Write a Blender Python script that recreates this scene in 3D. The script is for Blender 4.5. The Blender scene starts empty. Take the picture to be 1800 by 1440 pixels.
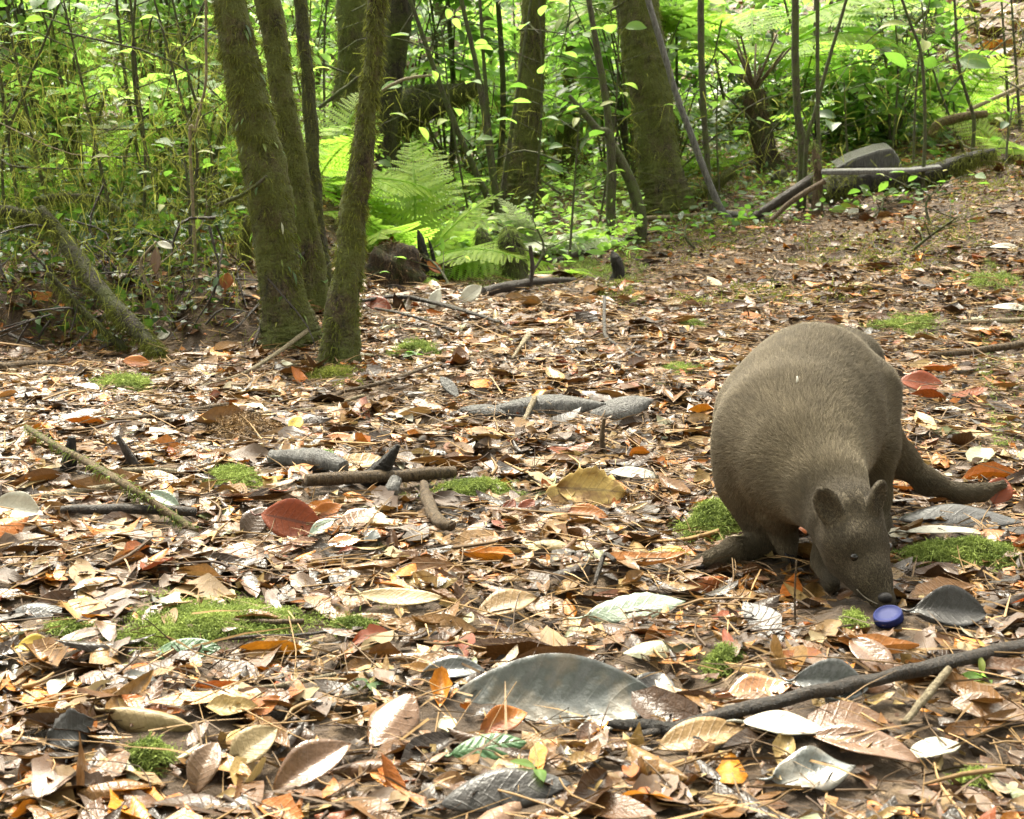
import bpy, math, random
import numpy as np
from mathutils import Vector, Matrix

SC = bpy.context.scene
COL = SC.collection
rng = np.random.default_rng(7)
random.seed(7)
R = math.radians

# ------------------------------------------------------------------ camera
CAM_H, PITCH, FPX = 0.573, R(12.0), 2400.0      # metres, tilt down, focal length in px of an 1800 px frame
cam = bpy.data.objects.new('camera', bpy.data.cameras.new('camera'))
COL.objects.link(cam)
cam.location = (0, 0, CAM_H)
cam.rotation_euler = (math.pi / 2 - PITCH, 0, 0)
cam.data.sensor_width = 36.0
cam.data.lens = 36.0 * FPX / 1800.0
cam.data.clip_start = 0.05
cam.data.clip_end = 600.0
cam.data.dof.use_dof = True
cam.data.dof.focus_distance = 2.3
cam.data.dof.aperture_fstop = 18.0
SC.camera = cam

# ------------------------------------------------------------------ light
SUN_EL, SUN_AZ = 56.0, -20.0       # degrees; azimuth from +Y towards +X: the sun stands ahead of the camera
world = bpy.data.worlds.new('World'); SC.world = world
world.use_nodes = True
wn = world.node_tree; wn.nodes.clear()
sky = wn.nodes.new('ShaderNodeTexSky'); sky.sky_type = 'NISHITA'; sky.sun_disc = False
sky.sun_elevation = R(SUN_EL); sky.sun_rotation = R(SUN_AZ)
sky.air_density = 1.0; sky.dust_density = 4.0; sky.ozone_density = 1.0
hs = wn.nodes.new('ShaderNodeHueSaturation'); hs.inputs['Saturation'].default_value = 0.15
bg = wn.nodes.new('ShaderNodeBackground'); bg.inputs['Strength'].default_value = 0.15
wo = wn.nodes.new('ShaderNodeOutputWorld')
tint = wn.nodes.new('ShaderNodeMix'); tint.data_type = 'RGBA'; tint.blend_type = 'MULTIPLY'; tint.inputs[0].default_value = 1.0; tint.inputs[7].default_value = (1.0, 0.97, 0.83, 1)   # overcast sky, camera balanced warm
wn.links.new(sky.outputs[0], hs.inputs['Color']); wn.links.new(hs.outputs[0], tint.inputs[6]); wn.links.new(tint.outputs[2], bg.inputs[0]); wn.links.new(bg.outputs[0], wo.inputs[0])
sun = bpy.data.objects.new('sun', bpy.data.lights.new('sun', 'SUN'))
COL.objects.link(sun)
sun.data.energy = 3.2; sun.data.angle = R(22.0); sun.data.color = (1.0, 0.93, 0.78)
sdir = Vector((math.sin(R(SUN_AZ)) * math.cos(R(SUN_EL)), math.cos(R(SUN_AZ)) * math.cos(R(SUN_EL)), math.sin(R(SUN_EL))))
sun.rotation_euler = sdir.to_track_quat('Z', 'Y').to_euler()
sun.location = (0, 0, 20)
vs = SC.view_settings
SC.display_settings.display_device = 'sRGB'
vs.view_transform = 'Standard'; vs.look = 'None'; vs.exposure = 2.6; vs.gamma = 1.0; vs.use_curve_mapping = False
SC.render.engine = 'CYCLES'
SC.cycles.use_denoising = True
SC.cycles.max_bounces = 6; SC.cycles.diffuse_bounces = 4; SC.cycles.glossy_bounces = 3
SC.cycles.transmission_bounces = 4; SC.cycles.transparent_max_bounces = 6
SC.cycles.sample_clamp_indirect = 6.0
SC.cycles.caustics_reflective = False; SC.cycles.caustics_refractive = False

# ------------------------------------------------------------------ terrain height
def H(x, y):
    x = np.asarray(x, float); y = np.asarray(y, float)
    r = np.maximum(0.0, 0.30 * x + 0.21 * (y - 3.2) - 0.35)
    z = 0.47 * np.power(np.minimum(r, 6.0), 1.3)
    # bank on the left
    ed = 3.42 + 0.07 * np.sin(x * 5.0) + 0.05 * np.sin(x * 11.0 + 1)
    sx = 1 / (1 + np.exp((x + 0.62) / 0.07))
    sy = 1 / (1 + np.exp(-(y - ed - 0.10) / 0.055))
    z = z + 0.20 * sx * sy + sx * 0.11 * np.clip(y - 3.7, 0, 9)
    z = z - 0.35 * np.exp(-((x - 0.3) / 3.5) ** 2) * (1 / (1 + np.exp(-(y - 8.5) / 0.7)))
    am = 1 / (1 + np.maximum(0, y - 12) * 0.3)
    z = z + (0.010 * np.sin(x * 9 + 1.3) * np.sin(y * 8 + 0.4) + 0.007 * np.sin(x * 21 + y * 7) + 0.006 * np.sin(y * 23 - x * 9 + 2)
             + 0.02 * np.sin(x * 2.3 + 0.5) * np.sin(y * 2.1)) * am
    return z

CP, SP = math.cos(PITCH), math.sin(PITCH)
def ray(px, py):
    dx = (px - 900.0) / FPX; dy = (720.0 - py) / FPX
    return np.array([dx, CP + SP * dy, -SP + CP * dy])
def P(px, py, Y):
    """point where the line of sight through a photo pixel meets the depth Y"""
    d = ray(px, py); return np.array([0, 0, CAM_H]) + d * (Y / d[1])
def dist(p):
    return CP * p[1] - SP * (p[2] - CAM_H)
TS = np.arange(0.8, 30.0, 0.006)
def G(px, py):
    """point of the ground seen at a photo pixel"""
    d = ray(px, py)
    z = CAM_H + d[2] * TS; hh = H(d[0] * TS, d[1] * TS)
    k = np.argmax(z < hh)
    if not (z < hh).any(): k = len(TS) - 1
    t = TS[k]; return np.array([d[0] * t, d[1] * t, hh[k]])
def mpp(p):
    return dist(p) / FPX          # metres per photo pixel at that point

# ------------------------------------------------------------------ mesh helpers
def make_mesh(name, V, Q=None, T=None, attrs=None, smooth=True):
    V = np.asarray(V, np.float32).reshape(-1, 3)
    Q = np.zeros((0, 4), np.int32) if Q is None else np.asarray(Q, np.int32).reshape(-1, 4)
    T = np.zeros((0, 3), np.int32) if T is None else np.asarray(T, np.int32).reshape(-1, 3)
    me = bpy.data.meshes.new(name)
    me.vertices.add(len(V)); me.vertices.foreach_set('co', V.ravel())
    nl = Q.size + T.size
    me.loops.add(nl)
    me.loops.foreach_set('vertex_index', np.concatenate([Q.ravel(), T.ravel()]).astype(np.int32))
    npo = len(Q) + len(T)
    me.polygons.add(npo)
    ls = np.concatenate([np.arange(len(Q)) * 4, Q.size + np.arange(len(T)) * 3]).astype(np.int32)
    me.polygons.foreach_set('loop_start', ls)
    me.update(calc_edges=True)
    me.polygons.foreach_set('use_smooth', np.full(npo, smooth, bool))
    for k, a in (attrs or {}).items():
        at = me.attributes.new(k, 'FLOAT', 'POINT')
        at.data.foreach_set('value', np.asarray(a, np.float32).ravel())
    return me

class Acc:
    def __init__(s): s.V, s.Q, s.T, s.A, s.n = [], [], [], {'u': [], 'v': [], 'r': []}, 0
    def add(s, V, Q=None, T=None, u=None, v=None, r=None):
        V = np.asarray(V, np.float32).reshape(-1, 3); m = len(V)
        if Q is not None and len(Q): s.Q.append(np.asarray(Q, np.int64).reshape(-1, 4) + s.n)
        if T is not None and len(T): s.T.append(np.asarray(T, np.int64).reshape(-1, 3) + s.n)
        s.V.append(V)
        for k, a in (('u', u), ('v', v), ('r', r)):
            a = 0.5 if a is None else a
            s.A[k].append(np.broadcast_to(np.asarray(a, np.float32).ravel(), (m,)) if np.size(a) in (1, m) else np.zeros(m, np.float32))
        s.n += m
        return s
    def mesh(s, name, smooth=True):
        if s.n == 0: s.add(np.zeros((3, 3)), T=[[0, 1, 2]])
        return make_mesh(name, np.concatenate(s.V), np.concatenate(s.Q) if s.Q else None, np.concatenate(s.T) if s.T else None,
                         {k: np.concatenate(a) for k, a in s.A.items()}, smooth)

def link(name, me, mat=None, parent=None, loc=None, rot=None, scale=None):
    o = bpy.data.objects.new(name, me); COL.objects.link(o)
    if mat is not None and me is not None and len(me.materials) == 0: me.materials.append(mat)
    if parent is not None: o.parent = parent
    if loc is not None: o.location = loc
    if rot is not None: o.rotation_euler = rot
    if scale is not None: o.scale = (scale,) * 3 if np.isscalar(scale) else scale
    return o
def tag(o, label, cat, group=None):
    o['label'] = label; o['category'] = cat
    if group: o['group'] = group
    return o
def empty(name, loc, label, cat, group=None, rz=0.0):
    o = bpy.data.objects.new(name, None); COL.objects.link(o)
    o.location = loc; o.rotation_euler = (0, 0, rz); o.empty_display_size = 0.1
    return tag(o, label, cat, group)
def stuff(o): o['kind'] = 'stuff'; return o
def structure(o): o['kind'] = 'structure'; return o

def smooth_path(pts, n):
    """Catmull-Rom through rows of (x, y, z, radius)"""
    p = np.asarray(pts, float)
    if len(p) == 2:
        t = np.linspace(0, 1, n)[:, None]; return p[0] * (1 - t) + p[1] * t
    q = np.vstack([2 * p[0] - p[1], p, 2 * p[-1] - p[-2]])
    out = []
    ts = np.linspace(0, len(p) - 1 - 1e-9, n)
    for t in ts:
        i = int(t); f = t - i
        a, b, c, d = q[i], q[i + 1], q[i + 2], q[i + 3]
        out.append(0.5 * (2 * b + (c - a) * f + (2 * a - 5 * b + 4 * c - d) * f * f + (3 * b - a - 3 * c + d) * f ** 3))
    return np.array(out)

def frames(c):
    t = np.gradient(c, axis=0); t /= np.linalg.norm(t, axis=1)[:, None] + 1e-12
    up = np.array([0, 0, 1.0]) if abs(t[0, 2]) < 0.8 else np.array([0, -1.0, 0])
    n = np.zeros_like(t); v = np.cross(t[0], np.cross(up, t[0])); n[0] = v / np.linalg.norm(v)
    for i in range(1, len(t)):
        v = n[i - 1] - t[i] * np.dot(n[i - 1], t[i]); n[i] = v / (np.linalg.norm(v) + 1e-12)
    return t, n, np.cross(t, n)

def tube(path, seg=10, rough=0.0, lump=0.0, flat=1.0, cap=True, seed=0, flare=None, sect=None):
    """path rows (x, y, z, r) -> V, Q, T, u, v, normals.  rough/lump: relief; flare(s along from the foot in m, theta) -> factor"""
    path = np.asarray(path, float); c = path[:, :3]; r = path[:, 3]; n = len(c)
    t, a, b = frames(c)
    s = np.concatenate([[0], np.cumsum(np.linalg.norm(np.diff(c, axis=0), axis=1))])
    th = np.linspace(0, 2 * np.pi, seg, endpoint=False)
    S, TH = np.meshgrid(s, th, indexing='ij')
    g = np.random.default_rng(seed); ph = g.uniform(0, 6.28, 12); kk = 1.0 / max(r.mean(), 1e-4)
    k = 1 + lump * (np.sin(TH * 2 + ph[0] + S * kk * 0.35) * 0.5 + np.sin(TH + ph[1] - S * kk * 0.6) * 0.5 + np.sin(S * kk * 0.7 + TH + ph[2]) * 0.4)
    k = k + rough * (np.sin(TH * 5 + ph[3] + S * kk * 0.8) + np.sin(TH * 7 + ph[4] - S * kk * 1.7) * 0.7 + np.sin(TH * 9 + S * kk * 0.9 + ph[5]) * 0.6) * 0.5
    k = k + rough * g.normal(0, 0.35, TH.shape)
    if flare is not None: k = k * flare(S, TH)
    rr = r[:, None] * k
    d = np.cos(TH)[..., None] * a[:, None, :] * flat + np.sin(TH)[..., None] * b[:, None, :]
    V = c[:, None, :] + d * rr[..., None]
    i, j = np.meshgrid(np.arange(n - 1), np.arange(seg), indexing='ij'); j2 = (j + 1) % seg
    Q = np.stack([i * seg + j, i * seg + j2, (i + 1) * seg + j2, (i + 1) * seg + j], -1).reshape(-1, 4)
    V = V.reshape(-1, 3); u = (TH / (2 * np.pi)).ravel(); v = S.ravel(); T = []
    if cap:
        m = len(V); V = np.vstack([V, c[0], c[-1]]); u = np.append(u, [0.5, 0.5]); v = np.append(v, [s[0], s[-1]])
        T = [[m, (q + 1) % seg, q] for q in range(seg)] + [[m + 1, (n - 1) * seg + q, (n - 1) * seg + (q + 1) % seg] for q in range(seg)]
    return V, Q, np.array(T, int).reshape(-1, 3), u, v, d.reshape(-1, 3)

def rots(yaw, tilt, roll):
    """R = Rx(tilt) * Rz(yaw) * Ry(roll), arrays in radians: roll about the leaf's own axis, turn, then lean"""
    yaw, tilt, roll = np.broadcast_arrays(np.asarray(yaw, float), np.asarray(tilt, float), np.asarray(roll, float))
    o, l = np.zeros_like(yaw), np.ones_like(yaw)
    def m(rows): return np.stack([np.stack(r, -1) for r in rows], -2)
    cz, sz, cx, sx, cy, sy = np.cos(yaw), np.sin(yaw), np.cos(tilt), np.sin(tilt), np.cos(roll), np.sin(roll)
    Rz = m([[cz, -sz, o], [sz, cz, o], [o, o, l]]); Rx = m([[l, o, o], [o, cx, -sx], [o, sx, cx]]); Ry = m([[cy, o, sy], [o, l, o], [-sy, o, cy]])
    return Rx @ Rz @ Ry

def leaves(N, L, W, nu=3, nv=6, bend=0.0, fold=0.0, cup=0.0, wav=0.0, shape=1.0, jag=0.0, ribs=0.0, seed=0, asym=None, pw=0.72):
    """N leaves along local +Y, centred: V (N, nv, nu, 3), Q, u, v.  shape < 1: widest near the tip; > 1: near the base"""
    g = np.random.default_rng(seed)
    f = lambda a: np.broadcast_to(np.asarray(a, float), (N,))[:, None, None]
    L, W, bend, fold, cup, wav, shape = map(f, (L, W, bend, fold, cup, wav, shape))
    v = np.linspace(0, 1, nv)[None, :, None]; u = np.linspace(-1, 1, nu)[None, None, :]
    prof = np.power(np.clip(np.sin(np.pi * np.power(np.clip(v, 1e-4, 1 - 1e-4), 1 / shape)), 0, 1), pw)
    prof = np.maximum(prof * (1 - 0.25 * v ** 6), 0.015)
    if jag: prof = prof * (1 + g.normal(0, jag, (N, nv, 1)) * np.ones((1, 1, nu)) * np.abs(u))
    x = 0.5 * W * prof * u + 0 * v
    if asym is not None: x = np.where(u > 0, x * f(asym), x)          # one side eaten or torn away
    k = np.where(np.abs(bend) < 1e-3, 1e-3, bend)
    a = k * (v - 0.5)
    y = L * np.sin(a) / k + 0 * u; z = L * (1 - np.cos(a)) / k * -1 + 0 * u
    ph = g.uniform(0, 6.28, (N, 1, 1)); ph2 = g.uniform(0, 6.28, (N, 1, 1))
    au = np.abs(u)
    z = z + np.abs(x) * np.tan(np.clip(fold, -.9, .9)) + cup * W * prof * (u ** 2 - 0.3) * 0.5
    z = z + wav * W * np.sin(v * 9 + ph + 1.2 * np.sign(u)) * u ** 2 * prof + wav * W * 0.6 * np.sin(v * 5 + ph2 + u * 1.5)
    if ribs: z = z + ribs * W * np.sin((v - 0.16 * au) * 2 * np.pi * 8.0) * np.minimum(au * 3, 1) * (1 - au ** 4) * prof
    V = np.stack([x + 0 * z, y + 0 * z, z], -1)
    i, j = np.meshgrid(np.arange(nv - 1), np.arange(nu - 1), indexing='ij')
    q = np.stack([i * nu + j, i * nu + j + 1, (i + 1) * nu + j + 1, (i + 1) * nu + j], -1).reshape(-1, 4)
    Q = (q[None] + (np.arange(N) * nu * nv)[:, None, None]).reshape(-1, 4)
    uu = np.broadcast_to(u, (N, nv, nu)).ravel(); vv = np.broadcast_to(v, (N, nv, nu)).ravel()
    return V, Q, uu, vv

def place(V, Rm, pos):
    """rotate and move N leaves: V (N, nv, nu, 3)"""
    N = V.shape[0]; flat = V.reshape(N, -1, 3)
    return (np.einsum('nij,nkj->nki', Rm, flat) + np.asarray(pos)[:, None, :]).reshape(-1, 3)

def rnd_attr(r, per): return np.repeat(np.asarray(r, float), per)
U = lambda a, b, n=None: rng.uniform(a, b, n)

# ------------------------------------------------------------------ materials
def new_mat(name):
    m = bpy.data.materials.new(name); m.use_nodes = True
    nt = m.node_tree; nt.nodes.clear()
    out = nt.nodes.new('ShaderNodeOutputMaterial'); b = nt.nodes.new('ShaderNodeBsdfPrincipled')
    nt.links.new(b.outputs[0], out.inputs[0])
    return m, nt, b, out
def nd(nt, t, **k):
    n = nt.nodes.new(t)
    for a, v in k.items():
        if a in n.inputs.keys(): n.inputs[a].default_value = v
        else: setattr(n, a, v)
    return n
def attr(nt, name):
    n = nt.nodes.new('ShaderNodeAttribute'); n.attribute_name = name; return n.outputs['Fac']
def math_(nt, op, a, b=None, c=None):
    n = nt.nodes.new('ShaderNodeMath'); n.operation = op
    for i, x in enumerate((a, b, c)):
        if x is None: continue
        if isinstance(x, (int, float)): n.inputs[i].default_value = x
        else: nt.links.new(x, n.inputs[i])
    return n.outputs[0]
def ramp(nt, fac, stops, interp='LINEAR'):
    n = nt.nodes.new('ShaderNodeValToRGB'); cr = n.color_ramp; cr.interpolation = interp
    while len(cr.elements) < len(stops): cr.elements.new(0.5)
    for e, (p, c) in zip(cr.elements, stops): e.position = p; e.color = (*c, 1)
    nt.links.new(fac, n.inputs[0]); return n.outputs[0]
def mixc(nt, fac, a, b, blend='MIX'):
    n = nt.nodes.new('ShaderNodeMix'); n.data_type = 'RGBA'; n.blend_type = blend
    for i, x in ((0, fac), (6, a), (7, b)):
        if isinstance(x, (int, float)): n.inputs[i].default_value = x
        elif isinstance(x, tuple): n.inputs[i].default_value = (*x, 1)
        else: nt.links.new(x, n.inputs[i])
    return n.outputs[2]
def noise(nt, scale, detail=3.0, coords=None, rough=0.6):
    n = nd(nt, 'ShaderNodeTexNoise', Scale=scale, Detail=detail, Roughness=rough)
    if coords is not None: nt.links.new(coords, n.inputs['Vector'])
    return n.outputs['Fac']
def coords(nt, kind='Object'):
    return nt.nodes.new('ShaderNodeTexCoord').outputs[kind]
def bump(nt, h, b, strength=0.4, d=0.01):
    n = nd(nt, 'ShaderNodeBump', Strength=strength, Distance=d); nt.links.new(h, n.inputs['Height']); nt.links.new(n.outputs[0], b.inputs['Normal'])

def veins(nt, nside=9.0):
    """0..1 mask: midrib and slanting side veins from the attributes u (across) and v (along)"""
    au = math_(nt, 'ABSOLUTE', attr(nt, 'u')); v = attr(nt, 'v')
    mid = math_(nt, 'LESS_THAN', au, 0.07)
    w = math_(nt, 'SUBTRACT', v, math_(nt, 'MULTIPLY', au, 0.16))
    s = math_(nt, 'ABSOLUTE', math_(nt, 'SINE', math_(nt, 'MULTIPLY', w, math.pi * nside)))
    side = math_(nt, 'LESS_THAN', s, 0.14)
    return math_(nt, 'MAXIMUM', mid, math_(nt, 'MULTIPLY', side, 0.55)), s

def leaf_mat(name, stops, rough=0.42, spec=0.5, transl=0.0, tcol=None, vein=0.25, vdark=False, spots=0.5, coat=0.0, bumps=0.35, patch=None, fac='r'):
    m, nt, b, out = new_mat(name)
    if fac == 'obj': f = nt.nodes.new('ShaderNodeObjectInfo').outputs['Random']
    else: f = attr(nt, 'r')
    base = ramp(nt, f, stops)
    co = coords(nt)
    n1 = noise(nt, 60.0, 4.0, co); n2 = noise(nt, 240.0, 3.0, co)
    k = math_(nt, 'ADD', math_(nt, 'MULTIPLY', n1, 1.1 * spots), math_(nt, 'MULTIPLY', n2, 0.6 * spots))
    k = math_(nt, 'ADD', k, 1 - 0.85 * spots)
    hsv = nt.nodes.new('ShaderNodeHueSaturation'); nt.links.new(base, hsv.inputs['Color']); nt.links.new(k, hsv.inputs['Value'])
    col = hsv.outputs[0]
    if patch:
        pm = ramp(nt, noise(nt, 22.0, 3.0, co), [(0.47, (0, 0, 0)), (0.60, (1, 1, 1))])
        col = mixc(nt, pm, col, patch)
    vm, s = veins(nt)
    hv = nt.nodes.new('ShaderNodeHueSaturation'); hv.inputs['Value'].default_value = 0.45 if vdark else 1.7; hv.inputs['Saturation'].default_value = 0.85
    nt.links.new(col, hv.inputs['Color'])
    col = mixc(nt, math_(nt, 'MULTIPLY', vm, vein), col, hv.outputs[0])
    nt.links.new(col, b.inputs['Base Color'])
    b.inputs['Specular IOR Level'].default_value = spec
    nt.links.new(math_(nt, 'ADD', math_(nt, 'MULTIPLY', n1, 0.35), rough - 0.17), b.inputs['Roughness'])
    if coat: b.inputs['Coat Weight'].default_value = coat; b.inputs['Coat Roughness'].default_value = 0.12
    rid = math_(nt, 'POWER', math_(nt, 'SUBTRACT', 1.0, s), 6.0)
    h = math_(nt, 'ADD', math_(nt, 'MULTIPLY', rid, 0.35), math_(nt, 'ADD', math_(nt, 'MULTIPLY', n2, 0.45), math_(nt, 'MULTIPLY', n1, 1.2)))
    bump(nt, h, b, bumps, 0.004)
    if transl:
        t = nt.nodes.new('ShaderNodeBsdfTranslucent')
        tc = mixc(nt, 0.7, col, tcol) if tcol else col
        nt.links.new(tc, t.inputs[0])
        mx = nt.nodes.new('ShaderNodeMixShader'); mx.inputs[0].default_value = transl
        nt.links.new(b.outputs[0], mx.inputs[1]); nt.links.new(t.outputs[0], mx.inputs[2]); nt.links.new(mx.outputs[0], out.inputs[0])
    return m

def bark_mat(name, dark, light, moss=None, mossamt=0.5, rough=0.85, scale=1.0, stretch=0.25, spec=0.3):
    m, nt, b, out = new_mat(name)
    co = coords(nt)
    mp = nd(nt, 'ShaderNodeMapping'); mp.inputs['Scale'].default_value = (1, 1, stretch); nt.links.new(co, mp.inputs[0])
    n1 = noise(nt, 52 * scale, 6.0, mp.outputs[0], 0.72); n2 = noise(nt, 9 * scale, 3.0, co); n3 = noise(nt, 160 * scale, 3.0, co)
    col = ramp(nt, math_(nt, 'ADD', math_(nt, 'MULTIPLY', n1, 0.7), math_(nt, 'MULTIPLY', n3, 0.3)), [(0.40, dark), (0.61, light)])
    if moss:
        mk = math_(nt, 'ADD', n2, math_(nt, 'MULTIPLY', n3, 0.35))
        c0 = 0.95 - 0.5 * mossamt
        mm = ramp(nt, mk, [(c0 - 0.12, (0, 0, 0)), (c0 + 0.10, (1, 1, 1))])
        mc = mixc(nt, n3, tuple(0.55 * q for q in moss), tuple(min(1, 1.5 * q) for q in moss))
        col = mixc(nt, mm, col, mc)
    nt.links.new(col, b.inputs['Base Color']); b.inputs['Roughness'].default_value = rough; b.inputs['Specular IOR Level'].default_value = spec
    bump(nt, math_(nt, 'ADD', n1, math_(nt, 'MULTIPLY', n3, 0.4)), b, 1.0, 0.025)
    return m

def plain_mat(name, col, rough=0.6, spec=0.4, var=0.3, scale=80.0, transl=0.0, useR=False, col2=None):
    m, nt, b, out = new_mat(name)
    n1 = noise(nt, scale, 4.0, coords(nt))
    if useR:
        base = ramp(nt, attr(nt, 'r'), [(0.0, col), (1.0, col2)])
    else:
        base = mixc(nt, n1, col, col2 or tuple(q * 0.7 for q in col))
    hsv = nt.nodes.new('ShaderNodeHueSaturation'); nt.links.new(base, hsv.inputs['Color'])
    nt.links.new(math_(nt, 'ADD', math_(nt, 'MULTIPLY', n1, 2 * var), 1 - var), hsv.inputs['Value'])
    nt.links.new(hsv.outputs[0], b.inputs['Base Color'])
    b.inputs['Roughness'].default_value = rough; b.inputs['Specular IOR Level'].default_value = spec
    bump(nt, n1, b, 0.3, 0.004)
    if transl:
        t = nt.nodes.new('ShaderNodeBsdfTranslucent'); nt.links.new(hsv.outputs[0], t.inputs[0])
        mx = nt.nodes.new('ShaderNodeMixShader'); mx.inputs[0].default_value = transl
        nt.links.new(b.outputs[0], mx.inputs[1]); nt.links.new(t.outputs[0], mx.inputs[2]); nt.links.new(mx.outputs[0], out.inputs[0])
    return m

LITTER = [(0.0, (0.010, 0.006, 0.003)), (0.18, (0.029, 0.013, 0.004)), (0.36, (0.074, 0.030, 0.008)), (0.52, (0.128, 0.060, 0.015)),
          (0.66, (0.185, 0.108, 0.032)), (0.76, (0.28, 0.200, 0.078)), (0.83, (0.27, 0.075, 0.007)), (0.88, (0.38, 0.150, 0.011)),
          (0.92, (0.15, 0.028, 0.007)), (0.96, (0.33, 0.32, 0.22)), (1.0, (0.09, 0.12, 0.028))]
M = {}
M['litter'] = leaf_mat('leaf_litter', LITTER, rough=0.36, spec=0.32, vein=0.16, transl=0.12, spots=.9)
GREEN = [(0.0, (0.020, 0.055, 0.010)), (0.35, (0.045, 0.105, 0.015)), (0.7, (0.085, 0.150, 0.020)), (0.88, (0.15, 0.18, 0.025)), (0.96, (0.32, 0.28, 0.04)), (1.0, (0.5, 0.5, 0.38))]  # whitish last stop puts wet glints into the colour of a few leaves
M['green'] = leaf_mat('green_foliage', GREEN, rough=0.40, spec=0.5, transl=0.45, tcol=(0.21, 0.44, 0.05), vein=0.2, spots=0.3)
M['lime'] = leaf_mat('lime_foliage', [(0.0, (0.065, 0.15, 0.018)), (0.6, (0.13, 0.25, 0.035)), (0.90, (0.25, 0.30, 0.045)), (1.0, (0.5, 0.48, 0.3))], rough=0.42, spec=0.45, transl=0.55, tcol=(0.42, 0.72, 0.12), vein=0.2, spots=0.25)  # pale last stop paints glints on a few leaves
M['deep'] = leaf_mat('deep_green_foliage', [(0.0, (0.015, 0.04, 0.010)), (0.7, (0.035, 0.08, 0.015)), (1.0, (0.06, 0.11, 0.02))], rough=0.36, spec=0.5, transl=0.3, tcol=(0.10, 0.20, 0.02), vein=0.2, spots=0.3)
M['fern'] = leaf_mat('fern_green', [(0.0, (0.10, 0.18, 0.015)), (1.0, (0.26, 0.34, 0.025))], rough=0.6, spec=0.2, transl=0.55, tcol=(0.46, 0.76, 0.10), vein=0.0, spots=0.2)
M['paleferns'] = leaf_mat('pale_fern', [(0.0, (0.26, 0.30, 0.18)), (1.0, (0.46, 0.48, 0.34))], rough=0.35, spec=0.6, transl=0.3, tcol=(0.4, 0.5, 0.25), vein=0.0, spots=0.2)
M['stem'] = bark_mat('thin_stem_bark', (0.035, 0.032, 0.018), (0.13, 0.115, 0.07), (0.09, 0.115, 0.03), 0.5, scale=3)
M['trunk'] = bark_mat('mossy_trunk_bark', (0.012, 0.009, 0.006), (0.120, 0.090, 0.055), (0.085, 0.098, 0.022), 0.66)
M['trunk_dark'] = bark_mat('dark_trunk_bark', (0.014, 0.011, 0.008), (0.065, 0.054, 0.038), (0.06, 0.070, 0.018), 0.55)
M['moss'] = plain_mat('trunk_moss', (0.045, 0.050, 0.012), 0.9, 0.12, 0.3, useR=True, col2=(0.25, 0.28, 0.05), transl=0.25)
M['mossbright'] = plain_mat('ground_moss', (0.070, 0.105, 0.022), 0.85, 0.2, 0.35, useR=True, col2=(0.29, 0.36, 0.085), transl=0.25)
M['stick'] = bark_mat('fallen_stick_bark', (0.05, 0.032, 0.018), (0.24, 0.165, 0.09), None, rough=0.7, scale=4, stretch=0.3)
M['stick_pale'] = bark_mat('pale_stick_wood', (0.20, 0.15, 0.085), (0.48, 0.40, 0.25), None, rough=0.65, scale=4, stretch=0.3)
M['stick_dark'] = bark_mat('dark_wet_stick', (0.016, 0.011, 0.008), (0.075, 0.050, 0.030), None, rough=0.55, scale=4, stretch=0.3, spec=0.5)
M['stick_moss'] = bark_mat('mossy_twig_bark', (0.07, 0.045, 0.020), (0.24, 0.17, 0.08), (0.10, 0.12, 0.025), 0.32, scale=4)
M['grey_wood'] = bark_mat('grey_weathered_wood', (0.055, 0.052, 0.048), (0.24, 0.23, 0.21), None, rough=0.5, scale=3, stretch=0.15, spec=0.5)
M['wet_wood'] = bark_mat('wet_dark_wood', (0.020, 0.018, 0.016), (0.10, 0.092, 0.080), (0.05, 0.055, 0.015), 0.25, rough=0.28, scale=3, stretch=0.15, spec=0.6)
M['black_wood'] = bark_mat('rotten_black_wood', (0.008, 0.007, 0.006), (0.035, 0.028, 0.02), None, rough=0.6, scale=3)
M['fibre'] = plain_mat('litter_fibre', (0.030, 0.015, 0.007), 0.7, 0.3, 0.3, useR=True, col2=(0.30, 0.185, 0.075))
M['mossyellow'] = plain_mat('thicket_moss', (0.050, 0.060, 0.014), 0.9, 0.12, 0.3, useR=True, col2=(0.30, 0.33, 0.06), transl=0.35)
M['roots'] = bark_mat('root_mound_earth', (0.014, 0.010, 0.007), (0.085, 0.052, 0.028), (0.05, 0.06, 0.015), 0.3, scale=2)
# ------------------------------------------------------------------ ground
def axis(segs):
    out = [np.linspace(a, b, n, endpoint=False) for a, b, n in segs]
    return np.concatenate(out + [[segs[-1][1]]])
gx = axis([(-150, -12, 14), (-12, -3, 24), (-3, 3, 200), (3, 12, 40), (12, 150, 14)])
gy = axis([(-150, -6, 12), (-6, 0.4, 14), (0.4, 6.5, 200), (6.5, 14, 60), (14, 150, 18)])
GX, GY = np.meshgrid(gx, gy, indexing='ij')
near = ((GY > 0.4) & (GY < 14) & (abs(GX) < 6))
GZ = H(GX, GY) + near * rng.normal(0, 0.0035, GX.shape)
i, j = np.meshgrid(np.arange(len(gx) - 1), np.arange(len(gy) - 1), indexing='ij'); ny = len(gy)
Qg = np.stack([i * ny + j, (i + 1) * ny + j, (i + 1) * ny + j + 1, i * ny + j + 1], -1).reshape(-1, 4)
m, nt, b, out = new_mat('forest_soil')
co = coords(nt)
col = ramp(nt, noise(nt, 14.0, 8.0, co, 0.75), [(0.30, (0.022, 0.013, 0.007)), (0.5, (0.075, 0.045, 0.022)), (0.68, (0.17, 0.11, 0.055))])
nt.links.new(col, b.inputs['Base Color']); b.inputs['Roughness'].default_value = 0.85
bump(nt, noise(nt, 90.0, 6.0, co, 0.7), b, 0.9, 0.02)
structure(link('ground', make_mesh('ground', np.stack([GX, GY, GZ], -1).reshape(-1, 3), Qg), m))

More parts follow.
